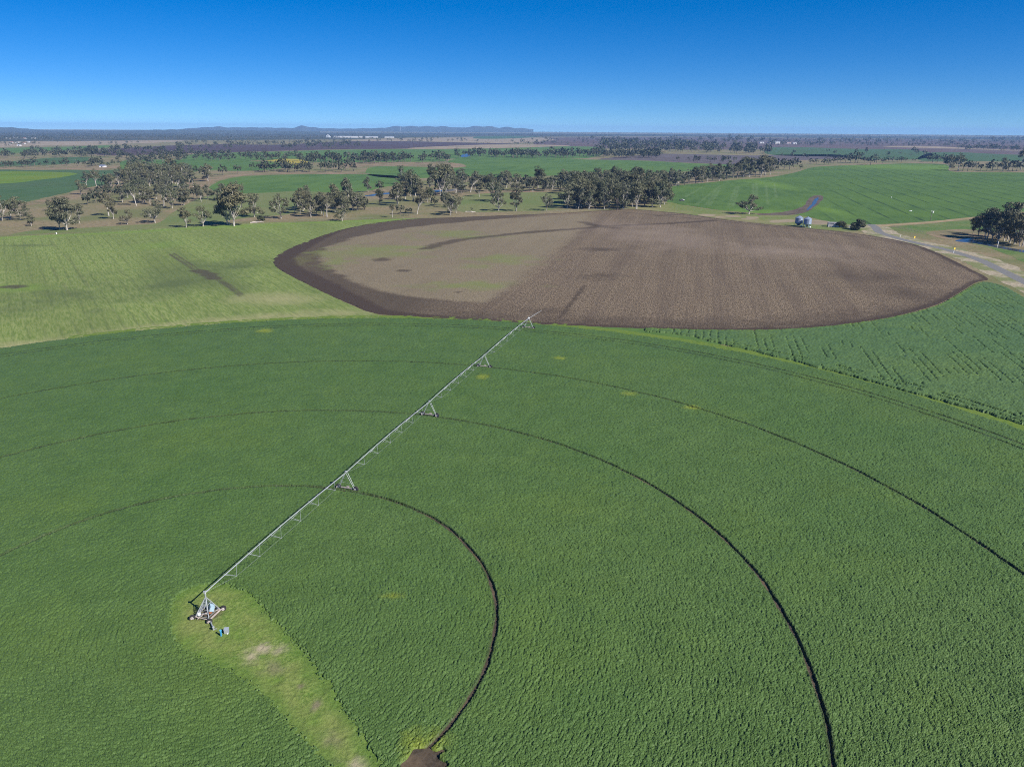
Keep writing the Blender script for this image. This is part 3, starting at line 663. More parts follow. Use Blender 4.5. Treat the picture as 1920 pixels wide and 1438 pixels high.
TREES = {}   # kind -> (trunk mesh, crown mesh, look)
def reg(key, look, bark, leafm, **kw):
    out = []
    for s in range(3 if key in 'srw' else 2):
        tb, lv, lf = make_tree(hash_seed(key) + s * 31, **kw)
        tm = tb.mesh('trunk'); tm.materials.append(bark)
        cm = None
        if lf:
            cm = np_mesh('crown', np.array(lv), np.array(lf)); cm.materials.append(leafm)
        out.append((tm, cm))
    TREES[key] = (out, look, (tb, lv, lf))
def hash_seed(k): return ord(k[0]) * 101
reg('w', 'wide spreading', M_bark, M_leaf, spread=.42, fork=.15, limbs=10, dens=52, low=.12)
reg('s', 'slender upright', M_bark, M_leaf, spread=.25, fork=.18, limbs=10, dens=52, r0=.016, clump=.115, low=.1)
reg('r', 'rounded leafy', M_bark, M_leaf, spread=.34, fork=.14, limbs=12, dens=60, clump=.14, low=.06)
reg('v', 'vase shaped', M_bark, M_leaf, spread=.38, fork=.14, limbs=10, dens=54, low=.35)
reg('m', 'tall multi trunked', M_bark, M_leaf, spread=.3, fork=.16, limbs=15, dens=58, trunks=3, low=.12, clump=.12)
reg('p', 'pale trunked open', M_bark, M_leaf, spread=.27, fork=.4, limbs=7, dens=38, r0=.022, low=.3)
reg('l', 'leaning pale trunked', M_bark, M_leaf, spread=.3, fork=.3, limbs=8, dens=42, lean=.26, r0=.021)
reg('d', 'bare dead white', M_bark, M_leaf, spread=.3, fork=.4, limbs=6, dens=0, r0=.03, low=.3)
reg('k', 'dark dense', M_barkd, M_leafd, spread=.34, fork=.15, limbs=9, dens=70, clump=.16, low=.15)
reg('b', 'low bushy dark', M_barkd, M_leafd, spread=.5, fork=.08, limbs=10, dens=200, clump=.26, low=.1, flat=.9, leaf=.05)
reg('t', 'thin tall', M_bark, M_leaf, spread=.16, fork=.35, limbs=7, dens=44, low=.25, r0=.018, clump=.1)

FAR_TREES = []
CAND = []      # (height px, zone, x, y, kind)
def T(zone, *items):
    for it in items:
        CAND.append((it[2], zone, it[0], it[1], it[3]))
#TREELIST
T('front', (4, 414, 50, 'w'), (19, 411, 44, 'l'), (38, 413, 33, 'w'), (50, 406, 25, 's'), (59, 424, 22, 'r'), (112, 431, 56, 's'), (126, 432, 64, 'r'), (150, 420, 40, 's'), (94, 396, 23, 's'), (204, 405, 46, 'p'), (213, 411, 42, 's'), (239, 421, 29, 'w'), (291, 418, 45, 'w'), (349, 427, 41, 's'), (381, 425, 40, 'v'), (427, 423, 60, 'm'), (437, 424, 79, 'm'), (477, 407, 46, 'r'), (489, 414, 10, 'b'))
T('copse', (527, 410, 49, 'w'), (553, 399, 36, 't'), (568, 396, 46, 's'), (583, 407, 46, 'r'), (594, 404, 42, 's'), (607, 405, 46, 's'), (613, 407, 42, 'p'), (625, 392, 50, 's'), (642, 415, 32, 'w'), (652, 391, 60, 't'), (663, 394, 35, 's'), (673, 393, 32, 'r'), (684, 394, 26, 'r'), (600, 392, 34, 's'), (640, 392, 36, 'r'), (576, 398, 30, 's'))
T('slope', (307, 387, 42, 'l'), (323, 391, 42, 'w'), (345, 385, 33, 'r'), (353, 380, 28, 's'), (256, 386, 44, 'l'), (268, 381, 36, 'r'), (282, 384, 30, 's'), (376, 375, 30, 's'), (390, 374, 29, 's'), (402, 374, 22, 'd'), (418, 377, 34, 'r'), (436, 377, 37, 'r'), (447, 374, 36, 'w'), (230, 380, 30, 'r'), (240, 372, 30, 's'), (332, 374, 26, 's'), (364, 372, 24, 's'))
T('lone', (152, 365, 29, 'v'), (182, 357, 42, 'p'), (165, 384, 26, 'r'), (180, 381, 26, 'r'), (191, 378, 24, 'w'), (172, 372, 18, 'r'), (205, 370, 24, 'r'), (210, 352, 28, 's'), (222, 346, 30, 'r'), (204, 348, 26, 'r'))
T('thicket', (246, 352, 40, 's'), (258, 350, 38, 'r'), (268, 347, 44, 's'), (281, 350, 36, 'w'), (290, 342, 36, 's'), (301, 340, 34, 'r'), (312, 339, 34, 's'), (322, 342, 33, 'w'), (332, 338, 34, 's'), (345, 341, 37, 'w'), (355, 339, 31, 'r'), (249, 340, 38, 's'), (262, 335, 36, 'r'), (231, 345, 34, 's'), (275, 331, 30, 's'), (290, 330, 28, 'r'), (310, 329, 26, 's'), (330, 327, 26, 'r'), (345, 326, 24, 's'), (240, 360, 30, 'r'), (262, 362, 32, 'w'), (275, 364, 28, 's'), (298, 356, 26, 'r'), (316, 354, 26, 'w'), (338, 352, 25, 'r'), (356, 350, 22, 's'), (390, 340, 35, 'r'), (383, 336, 26, 's'), (418, 329, 22, 'r'), (446, 326, 20, 'r'), (473, 318, 15, 's'), (368, 327, 17, 'p'))
T('pool', (690, 361, 31, 's'), (711, 360, 24, 't'), (712, 384, 30, 'k'), (736, 408, 28, 'p'), (745, 386, 45, 's'), (751, 402, 22, 's'), (766, 405, 18, 's'), (782, 402, 50, 'l'), (775, 377, 62, 's'), (760, 374, 36, 'r'), (791, 379, 40, 's'), (815, 387, 20, 'w'), (832, 386, 34, 's'), (841, 390, 30, 's'), (845, 404, 41, 'r'), (855, 400, 37, 'w'), (828, 368, 62, 'm'), (812, 348, 36, 'k'), (838, 362, 56, 's'), (843, 346, 30, 's'), (851, 356, 28, 'p'), (860, 350, 24, 'r'), (868, 362, 22, 's'), (873, 343, 20, 't'), (882, 361, 42, 'l'), (890, 358, 34, 'r'), (912, 359, 31, 'k'), (905, 346, 18, 's'), (920, 351, 28, 'r'), (935, 396, 36, 'v'), (941, 356, 36, 's'), (949, 353, 32, 'r'), (956, 351, 28, 's'), (929, 351, 25, 's'), (884, 396, 8, 'b'))
T('screen', (968, 396, 45, 'm'), (1025, 395, 33, 'w'), (969, 358, 33, 'r'), (979, 355, 25, 's'), (987, 353, 25, 'k'), (1001, 357, 22, 'r'), (1008, 353, 42, 'k'), (1018, 358, 28, 'r'), (1027, 359, 28, 's'), (1036, 356, 28, 'r'), (1045, 353, 26, 's'), (1056, 351, 35, 'r'), (1061, 355, 22, 'p'), (993, 350, 20, 's'), (1051, 360, 24, 'r'))
gr = random.Random(3)
kinds = 'rrrsmwkr'
for (yb, h, xs) in ((391, 50, range(1066, 1240, 13)), (384, 50, range(1072, 1244, 14)), (375, 46, range(1080, 1240, 14)), (366, 42, range(1072, 1236, 14)), (357, 38, range(1070, 1246, 13)), (349, 33, range(1084, 1252, 13))):
    for x in xs:
        T('grove', (x + gr.uniform(-4, 4), yb + gr.uniform(-3, 3) - (5 if x > 1200 and yb > 380 else 0) , h * gr.uniform(.82, 1.14), gr.choice(kinds)))
T('grove', (1236, 384, 56, 'l'), (1246, 384, 35, 'w'), (1084, 392, 38, 'l'), (1104, 393, 40, 'w'))
for i, x in enumerate(range(1256, 1392, 9)):
    y = 350 - (x - 1256) * .125
    T('band', (x + gr.uniform(-3, 3), y + gr.uniform(-1, 1), gr.uniform(24, 33), gr.choice('rrrksw')))
    if i % 2 == 0: T('band', (x + gr.uniform(-3, 3), y - 7 + gr.uniform(-1, 1), gr.uniform(22, 30), gr.choice('rrks')))
for x, y, h, k in ((1394, 331, 38, 'm'), (1405, 333, 39, 'r'), (1416, 331, 32, 's'), (1425, 332, 42, 'm'), (1434, 329, 40, 'r'), (1444, 328, 36, 's'), (1400, 322, 26, 'k'), (1440, 318, 26, 'r'), (1450, 322, 27, 'k'), (1459, 319, 25, 'r'), (1470, 318, 23, 'r'), (1480, 319, 23, 'k'), (1488, 314, 20, 'r'), (1496, 310, 14, 'r'), (1501, 318, 11, 'k')):
    T('knoll', (x, y, h, k))
T('meadow', (1404, 402, 39, 'w'))
for x, y, h, k in ((1520, 308, 12, 'r'), (1531, 308, 12, 'r'), (1545, 310, 15, 'k'), (1553, 309, 13, 'k'), (1563, 306, 12, 'r'), (1575, 305, 14, 'r'), (1585, 305, 16, 'r'), (1594, 306, 16, 's'), (1603, 306, 25, 'p'), (1608, 306, 20, 'r'), (1620, 306, 15, 'r'), (1632, 310, 19, 'k'), (1643, 306, 15, 'r'), (1655, 307, 14, 's'), (1665, 305, 13, 's'), (1673, 304, 12, 's'), (1690, 304, 12, 'k'), (1698, 303, 9, 'r'), (1711, 303, 6, 's'), (1716, 303, 7, 's'), (1570, 306, 13, 's'), (1627, 307, 13, 'r'), (1682, 304, 10, 'r')):
    T('hedge', (x, y, h, k))
for x, y, h, k in ((1740, 304, 15, 'r'), (1748, 305, 19, 'r'), (1757, 305, 16, 'k'), (1769, 307, 19, 's'), (1780, 319, 31, 'r'), (1788, 315, 23, 'k'), (1796, 321, 35, 'p'), (1805, 321, 23, 'k'), (1814, 321, 22, 'r'), (1822, 320, 18, 's'), (1830, 318, 15, 'r'), (1838, 320, 14, 'k'), (1850, 321, 17, 'r'), (1860, 322, 25, 's'), (1870, 318, 14, 'r'), (1880, 322, 27, 'r'), (1890, 322, 24, 'k'), (1898, 322, 23, 'r'), (1906, 321, 22, 's'), (1913, 320, 42, 'p'), (1920, 321, 24, 'r'), (1800, 312, 20, 'r'), (1776, 310, 20, 's')):
    T('fencerow', (x, y, h, k))
T('creek', (1848, 448, 60, 'm'), (1860, 450, 50, 'w'), (1824, 439, 32, 'k'), (1834, 442, 34, 'k'), (1885, 452, 76, 'm'), (1893, 456, 52, 'w'), (1870, 456, 48, 'r'), (1902, 458, 58, 'r'), (1914, 462, 66, 'm'), (1846, 444, 44, 's'), (1878, 446, 60, 's'))
T('yard', (1608, 431, 20, 'b'), (1577, 427, 12, 'b'))
# distant belts: (zone, x0, y0, x1, y1, rows, count, h0, h1)
for zone, x0, y0, x1, y1, dep, n, h0, h1 in (
        ('far belt', -40, 298, 235, 293, 4, 44, 11, 18), ('far verge', -40, 316, 225, 312, 3, 40, 9, 19), ('middle belt', 232, 322, 345, 296, 12, 26, 10, 18),
        ('flower belt', 345, 304, 530, 299, 6, 26, 9, 17), ('flower front', 485, 323, 665, 323, 4, 30, 16, 26), ('white belt', 560, 308, 842, 305, 6, 90, 11, 21),
        ('dam belt', 855, 294, 960, 295, 3, 18, 10, 18), ('east belt', 960, 296, 1240, 297, 5, 84, 11, 19), ('fallow belt', 1120, 282, 1445, 290, 8, 100, 11, 18),
        ('fallow row', 1270, 304, 1390, 306, 3, 14, 8, 14), ('wedge belt', 540, 277, 680, 276, 4, 30, 6, 11), ('wood belt', 1130, 270, 1300, 275, 5, 70, 8, 13), ('shed belt', 1515, 273, 1560, 273, 2, 14, 6, 9), ('strip row', 1790, 279, 1935, 283, 2, 36, 6, 10), ('scatter', 1600, 274, 1790, 275, 2, 22, 4, 7),
        ('town', 0, 275, 75, 271, 5, 26, 4, 7), ('town', 0, 262, 200, 263, 3, 40, 3, 6), ('straw row', 185, 272, 262, 271, 2, 16, 4, 7)):
    for _ in range(n):
        t = gr.random(); x = x0 + (x1 - x0) * t; y = y0 + (y1 - y0) * t + gr.uniform(-dep, dep * .2)
        T(zone, (x, y, gr.uniform(h0, h1), gr.choice('rrrsswkp' if h1 > 14 else 'rrsk')))
for x0, x1, y0, y1, n, h0, h1 in ((60, 340, 281, 289, 46, 8, 14), (330, 660, 269, 281, 90, 6, 11), (640, 900, 261, 268, 50, 5, 8), (960, 1110, 262, 273, 40, 5, 9), (1110, 1450, 262, 274, 110, 6, 11), (1440, 1930, 262, 275, 240, 5, 9), (1450, 1760, 286, 298, 22, 7, 12), (220, 560, 290, 304, 60, 9, 15), (855, 1240, 292, 297, 60, 9, 17), (1110, 1445, 275, 288, 60, 9, 14), (-40, 240, 290, 297, 40, 9, 15), (1790, 1940, 278, 284, 26, 7, 11)):
    for _ in range(n): T('plain', (gr.uniform(x0, x1), gr.uniform(y0, y1), gr.uniform(h0, h1), 'r'))
for zone, x0, x1, y0, y1, n, h0, h1 in (('thicket', 240, 365, 326, 360, 26, 26, 38), ('slope', 225, 460, 366, 390, 12, 24, 36), ('copse', 556, 690, 386, 402, 9, 30, 46), ('pool', 745, 960, 346, 384, 24, 24, 44), ('lone', 160, 235, 345, 385, 8, 20, 30), ('screen', 965, 1062, 350, 360, 9, 22, 32)):
    for _ in range(n): T(zone, (gr.uniform(x0, x1), gr.uniform(y0, y1), gr.uniform(h0, h1), gr.choice('sssrwmpt')))
PLACE = {'front': 'in the front row of the dry paddock', 'copse': 'in the copse behind the light pasture', 'slope': 'on the dry slope behind the front row', 'lone': 'beside the blue green field',
         'thicket': 'in the grey thicket beyond the slope', 'pool': 'around the creek pools', 'screen': 'by the olive meadow beside the grove', 'grove': 'in the dense dark grove',
         'band': 'in the band trailing off the grove', 'knoll': 'in the clump ending the grove band', 'meadow': 'alone on the mown verge', 'hedge': 'on the far edge of the rowed field',
         'fencerow': 'in the thick row edging the rowed field', 'creek': 'over the roadside creek', 'yard': 'at the old stockyard', 'far belt': 'in the far belt under the straw strip',
         'far verge': 'along the far verge of the lime patch', 'middle belt': 'in the belt behind the thicket', 'flower belt': 'behind the yellow flowering patch', 'flower front': 'in front of the yellow flowering patch',
         'white belt': 'in the belt of white trunks', 'dam belt': 'by the small farm dam', 'east belt': 'behind the broad green field', 'fallow belt': 'in the wood beside the grey fallow', 'fallow row': 'on the grey fallow strip'}
GROUPS = {k: ('trees ' + v) for k, v in PLACE.items()}
ORD = 'first second third fourth fifth sixth seventh eighth ninth tenth eleventh twelfth thirteenth fourteenth fifteenth sixteenth seventeenth eighteenth nineteenth twentieth'.split()
CAND.sort(key=lambda c: -c[0])
vis = sorted((c for c in CAND if -30 < c[2] < 1950 and c[1] in PLACE), key=lambda c: c[1] not in ('yard', 'front', 'meadow'))
single = vis[:298]
ids = set(id(c) for c in single)
rest = [c for c in CAND if id(c) not in ids]
by = {}
for c in single: by.setdefault((c[1], c[4]), []).append(c)
for (zone, kind), lst in by.items():
    lst.sort(key=lambda c: c[2])
    meshes, look, _ = TREES[kind]
    noun = 'bush' if kind == 'b' else 'tree' if kind in 'dk' else 'gum tree'
    for i, (h, _, x, y, _k) in enumerate(lst):
        gx, gy = at(x, y); H = height_at(x, y, h)
        tm, cm = meshes[rnd.randrange(len(meshes))]
        root = empty('gum_tree' if noun != 'bush' else 'bush', (gx, gy, 0), rnd.uniform(0, 6.28) if kind != 'l' else rnd.uniform(-.4, .4) + (3.1 if x in (256, 1236) else 0))
        wid = rnd.uniform(.8, 1.06) * {'meadow': 1.35, 'front': 1.12, 'yard': 1.2}.get(zone, 1); root.scale = (H * wid, H * wid, H)
        lab = f'{look} {noun} {PLACE[zone]}'
        if len(lst) > 1:
            o_ = ORD[i] if i < 20 else f'{i + 1}th'
            lab += f', {o_} from left'
        tag(root, lab, 'bush' if noun == 'bush' else 'tree', GROUPS[zone])
        o = bpy.data.objects.new('trunk', tm); COL.objects.link(o); o.parent = root
        if cm:
            o = bpy.data.objects.new('crown', cm); COL.objects.link(o); o.parent = root

# far trees too small and many to count: one mass
fv, ff, fm = [], [], []
def far_tree(x, y, H, r, leaves=16, wide=.38):
    a = r.uniform(0, 6.28); cs, sn = math.cos(a), math.sin(a)
    b = len(fv); tr = .03 * H
    for dx, dy, z in ((-tr, 0, 0), (tr, 0, 0), (tr * .5, 0, H * .6), (-tr * .5, 0, H * .6), (0, -tr, 0), (0, tr, 0), (0, tr * .5, H * .6), (0, -tr * .5, H * .6)):
        fv.append((x + dx, y + dy, z))
    ff.append((b, b + 1, b + 2, b + 3)); ff.append((b + 4, b + 5, b + 6, b + 7)); fm.extend((1, 1))
    for _ in range(leaves):
        th = r.uniform(0, 6.28); rr = math.sqrt(r.random()) * wide * H; zz = H * (.35 + .62 * r.random() * (1 - .5 * (rr / (wide * H)) ** 2))
        p = Vector((x + math.cos(th) * rr, y + math.sin(th) * rr, zz))
        s = H * r.uniform(.07, .13)
        n = Vector((r.gauss(0, 1), r.gauss(0, 1), r.gauss(.3, .8))).normalized(); u = n.orthogonal().normalized(); u.rotate(Matrix.Rotation(r.uniform(0, 6), 3, n)); w_ = n.cross(u)
        b = len(fv)
        fv.extend((tuple(p - u * s), tuple(p + w_ * s * .8), tuple(p + u * s), tuple(p - w_ * s * .8)))
        ff.append((b, b + 1, b + 2, b + 3)); fm.append(0)
fr = random.Random(5)
for h, zone, x, y, k in rest:
    gx, gy = at(x, y); far_tree(gx, gy, height_at(x, y, h), fr, 44 if h > 9 else 26)
def scatter(poly, n, h0, h1, leaves=12):
    xs = [p[0] for p in poly]; ys = [p[1] for p in poly]; c = 0
    while c < n:
        x, y = fr.uniform(min(xs), max(xs)), fr.uniform(min(ys), max(ys))
        if not inside(poly, np.array([x]), np.array([y]))[0]: continue
        gx, gy = at(x, y)
        far_tree(gx, gy, fr.uniform(h0, h1), fr, leaves); c += 1
scatter([(-60, 250), (640, 251), (640, 261.5), (330, 262.5), (-60, 264.5)], 1500, 12, 20)
scatter([(640, 250), (1000, 251), (1000, 256), (640, 256.5)], 700, 11, 18)
scatter([(960, 252.5), (1400, 253.5), (1960, 259), (1960, 262), (1400, 257), (960, 256.5)], 2000, 11, 18)
scatter([(-60, 246.5), (1000, 248), (2000, 257), (2000, 259), (1000, 250.5), (-60, 250)], 2600, 14, 24, 9)
scatter([(980, 256), (1130, 256), (1130, 259), (980, 259)], 160, 8, 14)
scatter([(1100, 258), (1960, 263), (1960, 270), (1560, 268), (1100, 262)], 800, 8, 15)
scatter([(-60, 264), (110, 263), (110, 268), (-60, 268)], 60, 8, 13)
scatter([(400, 264), (640, 263), (640, 273), (400, 273)], 240, 8, 14)
scatter([(880, 266), (1060, 262), (1060, 271), (880, 272)], 40, 6, 11)
scatter([(250, 282), (340, 276), (420, 290), (330, 300), (250, 298)], 40, 8, 16)
me = np_mesh('distant_woodland', np.array(fv), np.array(ff)); me.materials.append(M_farleaf); me.materials.append(M_barkd)
me.polygons.foreach_set('material_index', np.array(fm, np.int32))
tag(link('distant_woodland', me, None), 'scattered far woodland thinning towards the horizon', 'woodland', kind='stuff')

# shrubs and tussocks of the creek flats
# ------------------------------------------------------------------ hills
M_hill = soil('wooded_hill', (.04, .05, .04), (.075, .085, .065), fine=.01, big=.002, bigc=(.07, .072, .045), bigamt=.4)
def ridge(name, D, prof, depth, label):
    P = smooth([(x, y) for x, y in prof], False, 8); mb = MB(); rows = 7; n = len(P)
    for j in range(rows):
        s = j / (rows - 1); w_ = math.sin(math.pi * s) ** .8 if 0 < s < 1 else 0
        for (px, py) in P:
            dx, dy, dz = ray(px, py); t = D / dy
            top = CAMH + dz * t; k = 1 + (s - .5) * depth / D
            mb.v.append((dx * t * k, D * k, max(top, 0) * w_ * (1 + .08 * math.sin(px * .21 + j)) if w_ else 0.0))
    mb.f = [(j * n + i, j * n + i + 1, (j + 1) * n + i + 1, (j + 1) * n + i) for j in range(rows - 1) for i in range(n - 1)]
    o = mb.build(name, M_hill); tag(o, label, 'hill', kind='structure')
    for p in o.data.polygons: p.use_smooth = True
    return o
ridge('hill', 9500, [(-420, 240), (-200, 238), (-40, 239.3), (10, 239), (40, 241), (75, 244), (110, 245.3), (200, 245.5), (260, 244.3), (320, 243.4), (380, 244), (470, 245), (600, 247)], 2600, 'dark blue wooded ridge at the edge of the plain')
ridge('hill', 14200, [(330, 243.5), (360, 240.5), (385, 239.2), (408, 237.8), (425, 239.2), (470, 239.3), (520, 240), (550, 240), (567, 236.2), (585, 239), (610, 241), (680, 242), (700, 241.5)], 2000, 'pale blue hills with a small pointed peak')
ridge('hill', 14300, [(640, 242), (680, 241), (715, 240.4), (735, 237.8), (760, 237.2), (800, 237.4), (840, 238), (860, 240), (872, 239.2), (890, 237.4), (915, 237.5), (935, 239.6), (950, 239), (968, 240.2), (1000, 242.5)], 2000, 'pale blue flat topped tableland')

# ------------------------------------------------------------------ centre pivot irrigator
M_galv = plain('galvanised_steel', (.38, .40, .41), .45, .35, .12, 2, .5)
M_tyre = plain('tyre_rubber', (.028, .027, .027), .9)
M_rim = plain('dusty_rim', (.36, .32, .31), .7)
M_beam = plain('dusty_beam', (.34, .29, .265), .75, 0, .3, 1.5)
M_blue = plain('pale_blue_panel', (.30, .41, .47), .5)
M_dkbx = plain('dark_box', (.05, .05, .055), .6)
M_white = plain('white_paint', (.78, .78, .76), .5)
M_red = plain('brown_box', (.3, .12, .06), .6)
PV = Vector((-45.7, 97.2, 0))
tow = [Vector((*at(651, 919.5), 0)), Vector((*at(806, 781), 0)), Vector((*at(908, 690), 0)), Vector((*at(991, 617), 0))]
end_v = Vector((*at(1006, 608), 0))
irr = empty('centre_pivot_irrigator', PV)
tag(irr, 'long galvanised irrigation boom on wheeled towers crossing the green crop', 'irrigator')
def wheel(parent, c, yaw, r=.58, wdt=.34):
    e = MB()
    prof = [(r * .62, -wdt / 2), (r * .9, -wdt / 2), (r, -wdt * .32), (r, wdt * .32), (r * .9, wdt / 2), (r * .62, wdt / 2)]
    ty = e.lathe(prof, 22, axis='Y')
    for k in range(22):                                   # lugs
        t = 2 * math.pi * k / 22
        ty.box((r * 1.01 * math.cos(t), 0, r * 1.01 * math.sin(t)), (.06, wdt * .9, .09), 0, -t)
    o = ty.build('tyre', M_tyre, parent); o.location = c; o.rotation_euler = (0, 0, yaw)
    rm = MB().lathe([(0.0, -wdt * .25), (r * .2, -wdt * .4), (r * .3, -wdt * .2), (r * .6, -wdt * .2), (r * .66, -wdt * .5), (r * .66, wdt * .5), (r * .6, wdt * .2), (r * .3, wdt * .2), (r * .2, wdt * .4), (0.0, wdt * .25)], 18, axis='Y').build('rim', M_rim, parent)
    rm.location = c; rm.rotation_euler = (0, 0, yaw)
# pivot tower
d0 = (tow[0] - PV).normalized()
pt = empty('pivot_tower', (0, 0, 0), 0, irr)
B4 = [Vector((-1.5, -.95, 0)), Vector((.8, -1.65, 0)), Vector((1.5, .95, 0)), Vector((-.8, 1.65, 0))]      # left, front, right, back
apex = Vector((0, 0, 3.15)); PH = 4.0
for k, b in enumerate(B4):
    MB().tube([b + Vector((0, 0, .45)), apex + b * .06], .055, 6).build('leg', M_galv, pt)
rungs = MB()
for a, b, n in ((B4[0], B4[3], 9), (B4[3], B4[2], 8), (B4[0], B4[1], 5), (B4[1], B4[2], 3)):
    for j in range(n):
        t = (j + .4) / (n + .8)
        p = (a + Vector((0, 0, .45))).lerp(apex, t); q = (b + Vector((0, 0, .45))).lerp(apex, t)
        rungs.tube([p, q], .032, 5)
        if j < n - 1 and n > 3: rungs.tube([p, (b + Vector((0, 0, .45))).lerp(apex, (j + 1.4) / (n + .8))], .02, 5)
rungs.build('bracing', M_galv, pt)
bb = MB()
for a, b in ((0, 1), (1, 2), (2, 3), (3, 0), (0, 2), (1, 3)):
    bb.tube([B4[a] * 1.05 + Vector((0, 0, .45)), B4[b] * 1.05 + Vector((0, 0, .45))], .07, 6)
bb.tube([B4[0].lerp(B4[1], .35) * 1.35 + Vector((0, 0, .5)), B4[3].lerp(B4[2], .45) * 1.1 + Vector((0, 0, .5))], .06, 6)
bb.tube([B4[1] * 1.2 + Vector((0, 0, .5)), B4[2] * 1.2 + Vector((0, 0, .5))], .06, 6)
bb.build('base_frame', M_beam, pt)
MB().tube([(0, 0, .3), (0, 0, 3.6)], .11, 10).build('riser_pipe', M_galv, pt)
MB().tube([(0, 0, 3.5), (0, 0, 3.85), tuple(d0 * .15 + Vector((0, 0, 4.0))), tuple(d0 * .9 + Vector((0, 0, PH)))], [.13, .13, .13, .1], 10).build('elbow', M_galv, pt)
MB().box((-.12, .1, 4.05), (.3, .26, .3)).build('collector_box', M_galv, pt)
ca = math.atan2(.7, 1.0)
MB().box((.62, .15, 1.3), (.62, 1.0, .8), .5, .35).build('control_panel', M_blue, pt)
MB().box((-.95, -.75, .82), (.42, .5, .36), .3).build('junction_box', M_white, pt)
MB().box((.55, -.35, .75), (.4, .22, .2), .6).build('motor', M_red, pt)
for b in (B4[0], B4[1], B4[2]):
    we = empty('wheel', (b * 1.25 + Vector((0, 0, .42))), 0, pt); wheel(we, (0, 0, 0), math.radians(20), .42, .32)
    MB().tube([b * 1.05 + Vector((0, 0, .5)), b * 1.25 + Vector((0, 0, .42))], .05, 6).build('axle', M_rim, pt)
# spans
top0 = Vector((0, 0, PH)); nodes = [PV] + tow
for s in range(4):
    a = nodes[s] - PV; b = nodes[s + 1] - PV
    A = Vector((a.x, a.y, PH)); Bv = Vector((b.x, b.y, PH)); L3 = (Bv - A).length
    d = (Bv - A).normalized(); side = Vector((d.y, -d.x, 0))
    sp_e = empty('span', A, 0, irr)
    bow = lambda t: Vector((0, 0, .38 * 4 * t * (1 - t)))
    pipe = MB(); pth = [d * L3 * t + bow(t) for t in np.linspace(0, 1, 13)]
    pipe.tube(pth, .082, 8); pipe.build('pipe', M_galv, sp_e)
    nn = 6; lowp = {1: [], -1: []}
    for j in range(nn):
        t = (j + 1) / (nn + 1); drop = 1.35 * (1 - (2 * t - 1) ** 2 * .55)
        tr_e = MB()
        for sg in (1, -1):
            q = d * L3 * t + bow(t) + side * sg * .95 - Vector((0, 0, drop)); lowp[sg].append(q)
            for dt in (-.035, .035): tr_e.tube([d * L3 * (t + dt) + bow(t + dt), q], .026 if dt < 0 else .018, 5)
            tr_e.box(tuple(q), (.12, .12, .1))
        tr_e.tube([lowp[1][-1], lowp[-1][-1]], .022, 5)
        tr_e.build('truss_brace', M_galv, sp_e)
    for sg in (1, -1):
        MB().tube([d * .4 - Vector((0, 0, .1))] + lowp[sg] + [d * (L3 - .4) - Vector((0, 0, .1))], .012, 4).build('truss_rod', M_galv, sp_e)
    gn = MB()                                            # sprinkler outlets along the pipe
    for j in range(14):
        t = (j + .5) / 14; p = d * L3 * t + bow(t)
        gn.tube([p, p + Vector((0, 0, .22)), p - side * .18 + Vector((0, 0, .24)), p - side * .26 + Vector((0, 0, .05))], .018, 4)
    gn.build('sprinkler_outlets', M_galv, sp_e)
# drive towers
for s in range(4):
    p = tow[s] - PV; rad = (tow[s] - Vector((CX, CY, 0))).normalized(); tan = Vector((rad.y, -rad.x, 0)); yaw = math.atan2(tan.y, tan.x)
    te = empty('drive_tower', p, yaw, irr)
    for sg in (1, -1):
        for o in (.28, -.28):
            MB().tube([(sg * 1.75, o * .6, .62), (sg * .22, o, PH - .15)], .045, 6).build('leg', M_galv, te)
        we = empty('wheel', (sg * 1.95, 0, .58), 0, te); wheel(we, (0, 0, 0), 0)
    MB().box((0, 0, .62), (3.6, .16, .2)).build('base_beam', M_beam, te)
    MB().box((.15, .12, .84), (.5, .3, .26)).build('gearmotor', M_beam, te)
    br = MB()
    for zz in (.35, .65):
        xx = 1.75 - (1.75 - .22) * zz
        br.tube([(xx, 0, .62 + (PH - .77) * zz), (-xx, 0, .62 + (PH - .77) * zz)], .02, 5)
    br.build('bracing', M_galv, te)
    MB().box((0, 0, PH + .18), (.34, .42, .34) if s < 3 else (.5, .5, .4)).build('tower_box', M_white if s == 3 else M_galv, te)
ov = empty('overhang', tow[3] - PV + Vector((0, 0, PH)), 0, irr); dd = (end_v - tow[3]); dd = Vector((dd.x, dd.y, 0)).normalized() * 13
ovb = MB().tube([(0, 0, 0), tuple(dd * .5 + Vector((0, 0, .1))), tuple(dd + Vector((0, 0, .25)))], [.08, .07, .05], 6)
ovb.tube([(0, 0, .9), tuple(dd * .75 + Vector((0, 0, .2)))], .012, 4); ovb.tube([(0, 0, 0), (0, 0, .9)], .03, 5)
ovb.build('end_pipe', M_galv, ov)

# hydrant, blue pipe and cabinet beside the pivot
hp = empty('hydrant', (*at(401, 1184), 0)); tag(hp, 'grey hydrant pipe lying from the pivot into the grass', 'pipe')
q = Vector((*at(394, 1166), 0)) - hp.location
hb = MB().tube([(0, 0, 0), (0, 0, .75)], .12, 10); hb.tube([(0, 0, .6), tuple(q * .5 + Vector((0, 0, .5))), tuple(q + Vector((0, 0, .5)))], .09, 8); hb.build('supply_pipe', M_galv, hp)
MB().lathe([(0, .75), (.19, .75), (.19, .86), (.05, .9), (.05, 1.0), (0, 1.0)], 12).build('valve', M_galv, hp)
MB().tube([(0, 0, .45), (.5, .12, .45)], .05, 8).build('outlet', M_galv, hp)
bp_ = empty('blue_riser', (*at(415, 1194), 0)); tag(bp_, 'bright blue upright pipe beside the grey cabinet', 'pipe')
MB().tube([(0, 0, 0), (0, 0, 1.15)], .13, 12).build('pipe', plain('blue_pipe', (.04, .22, .38), .5), bp_)
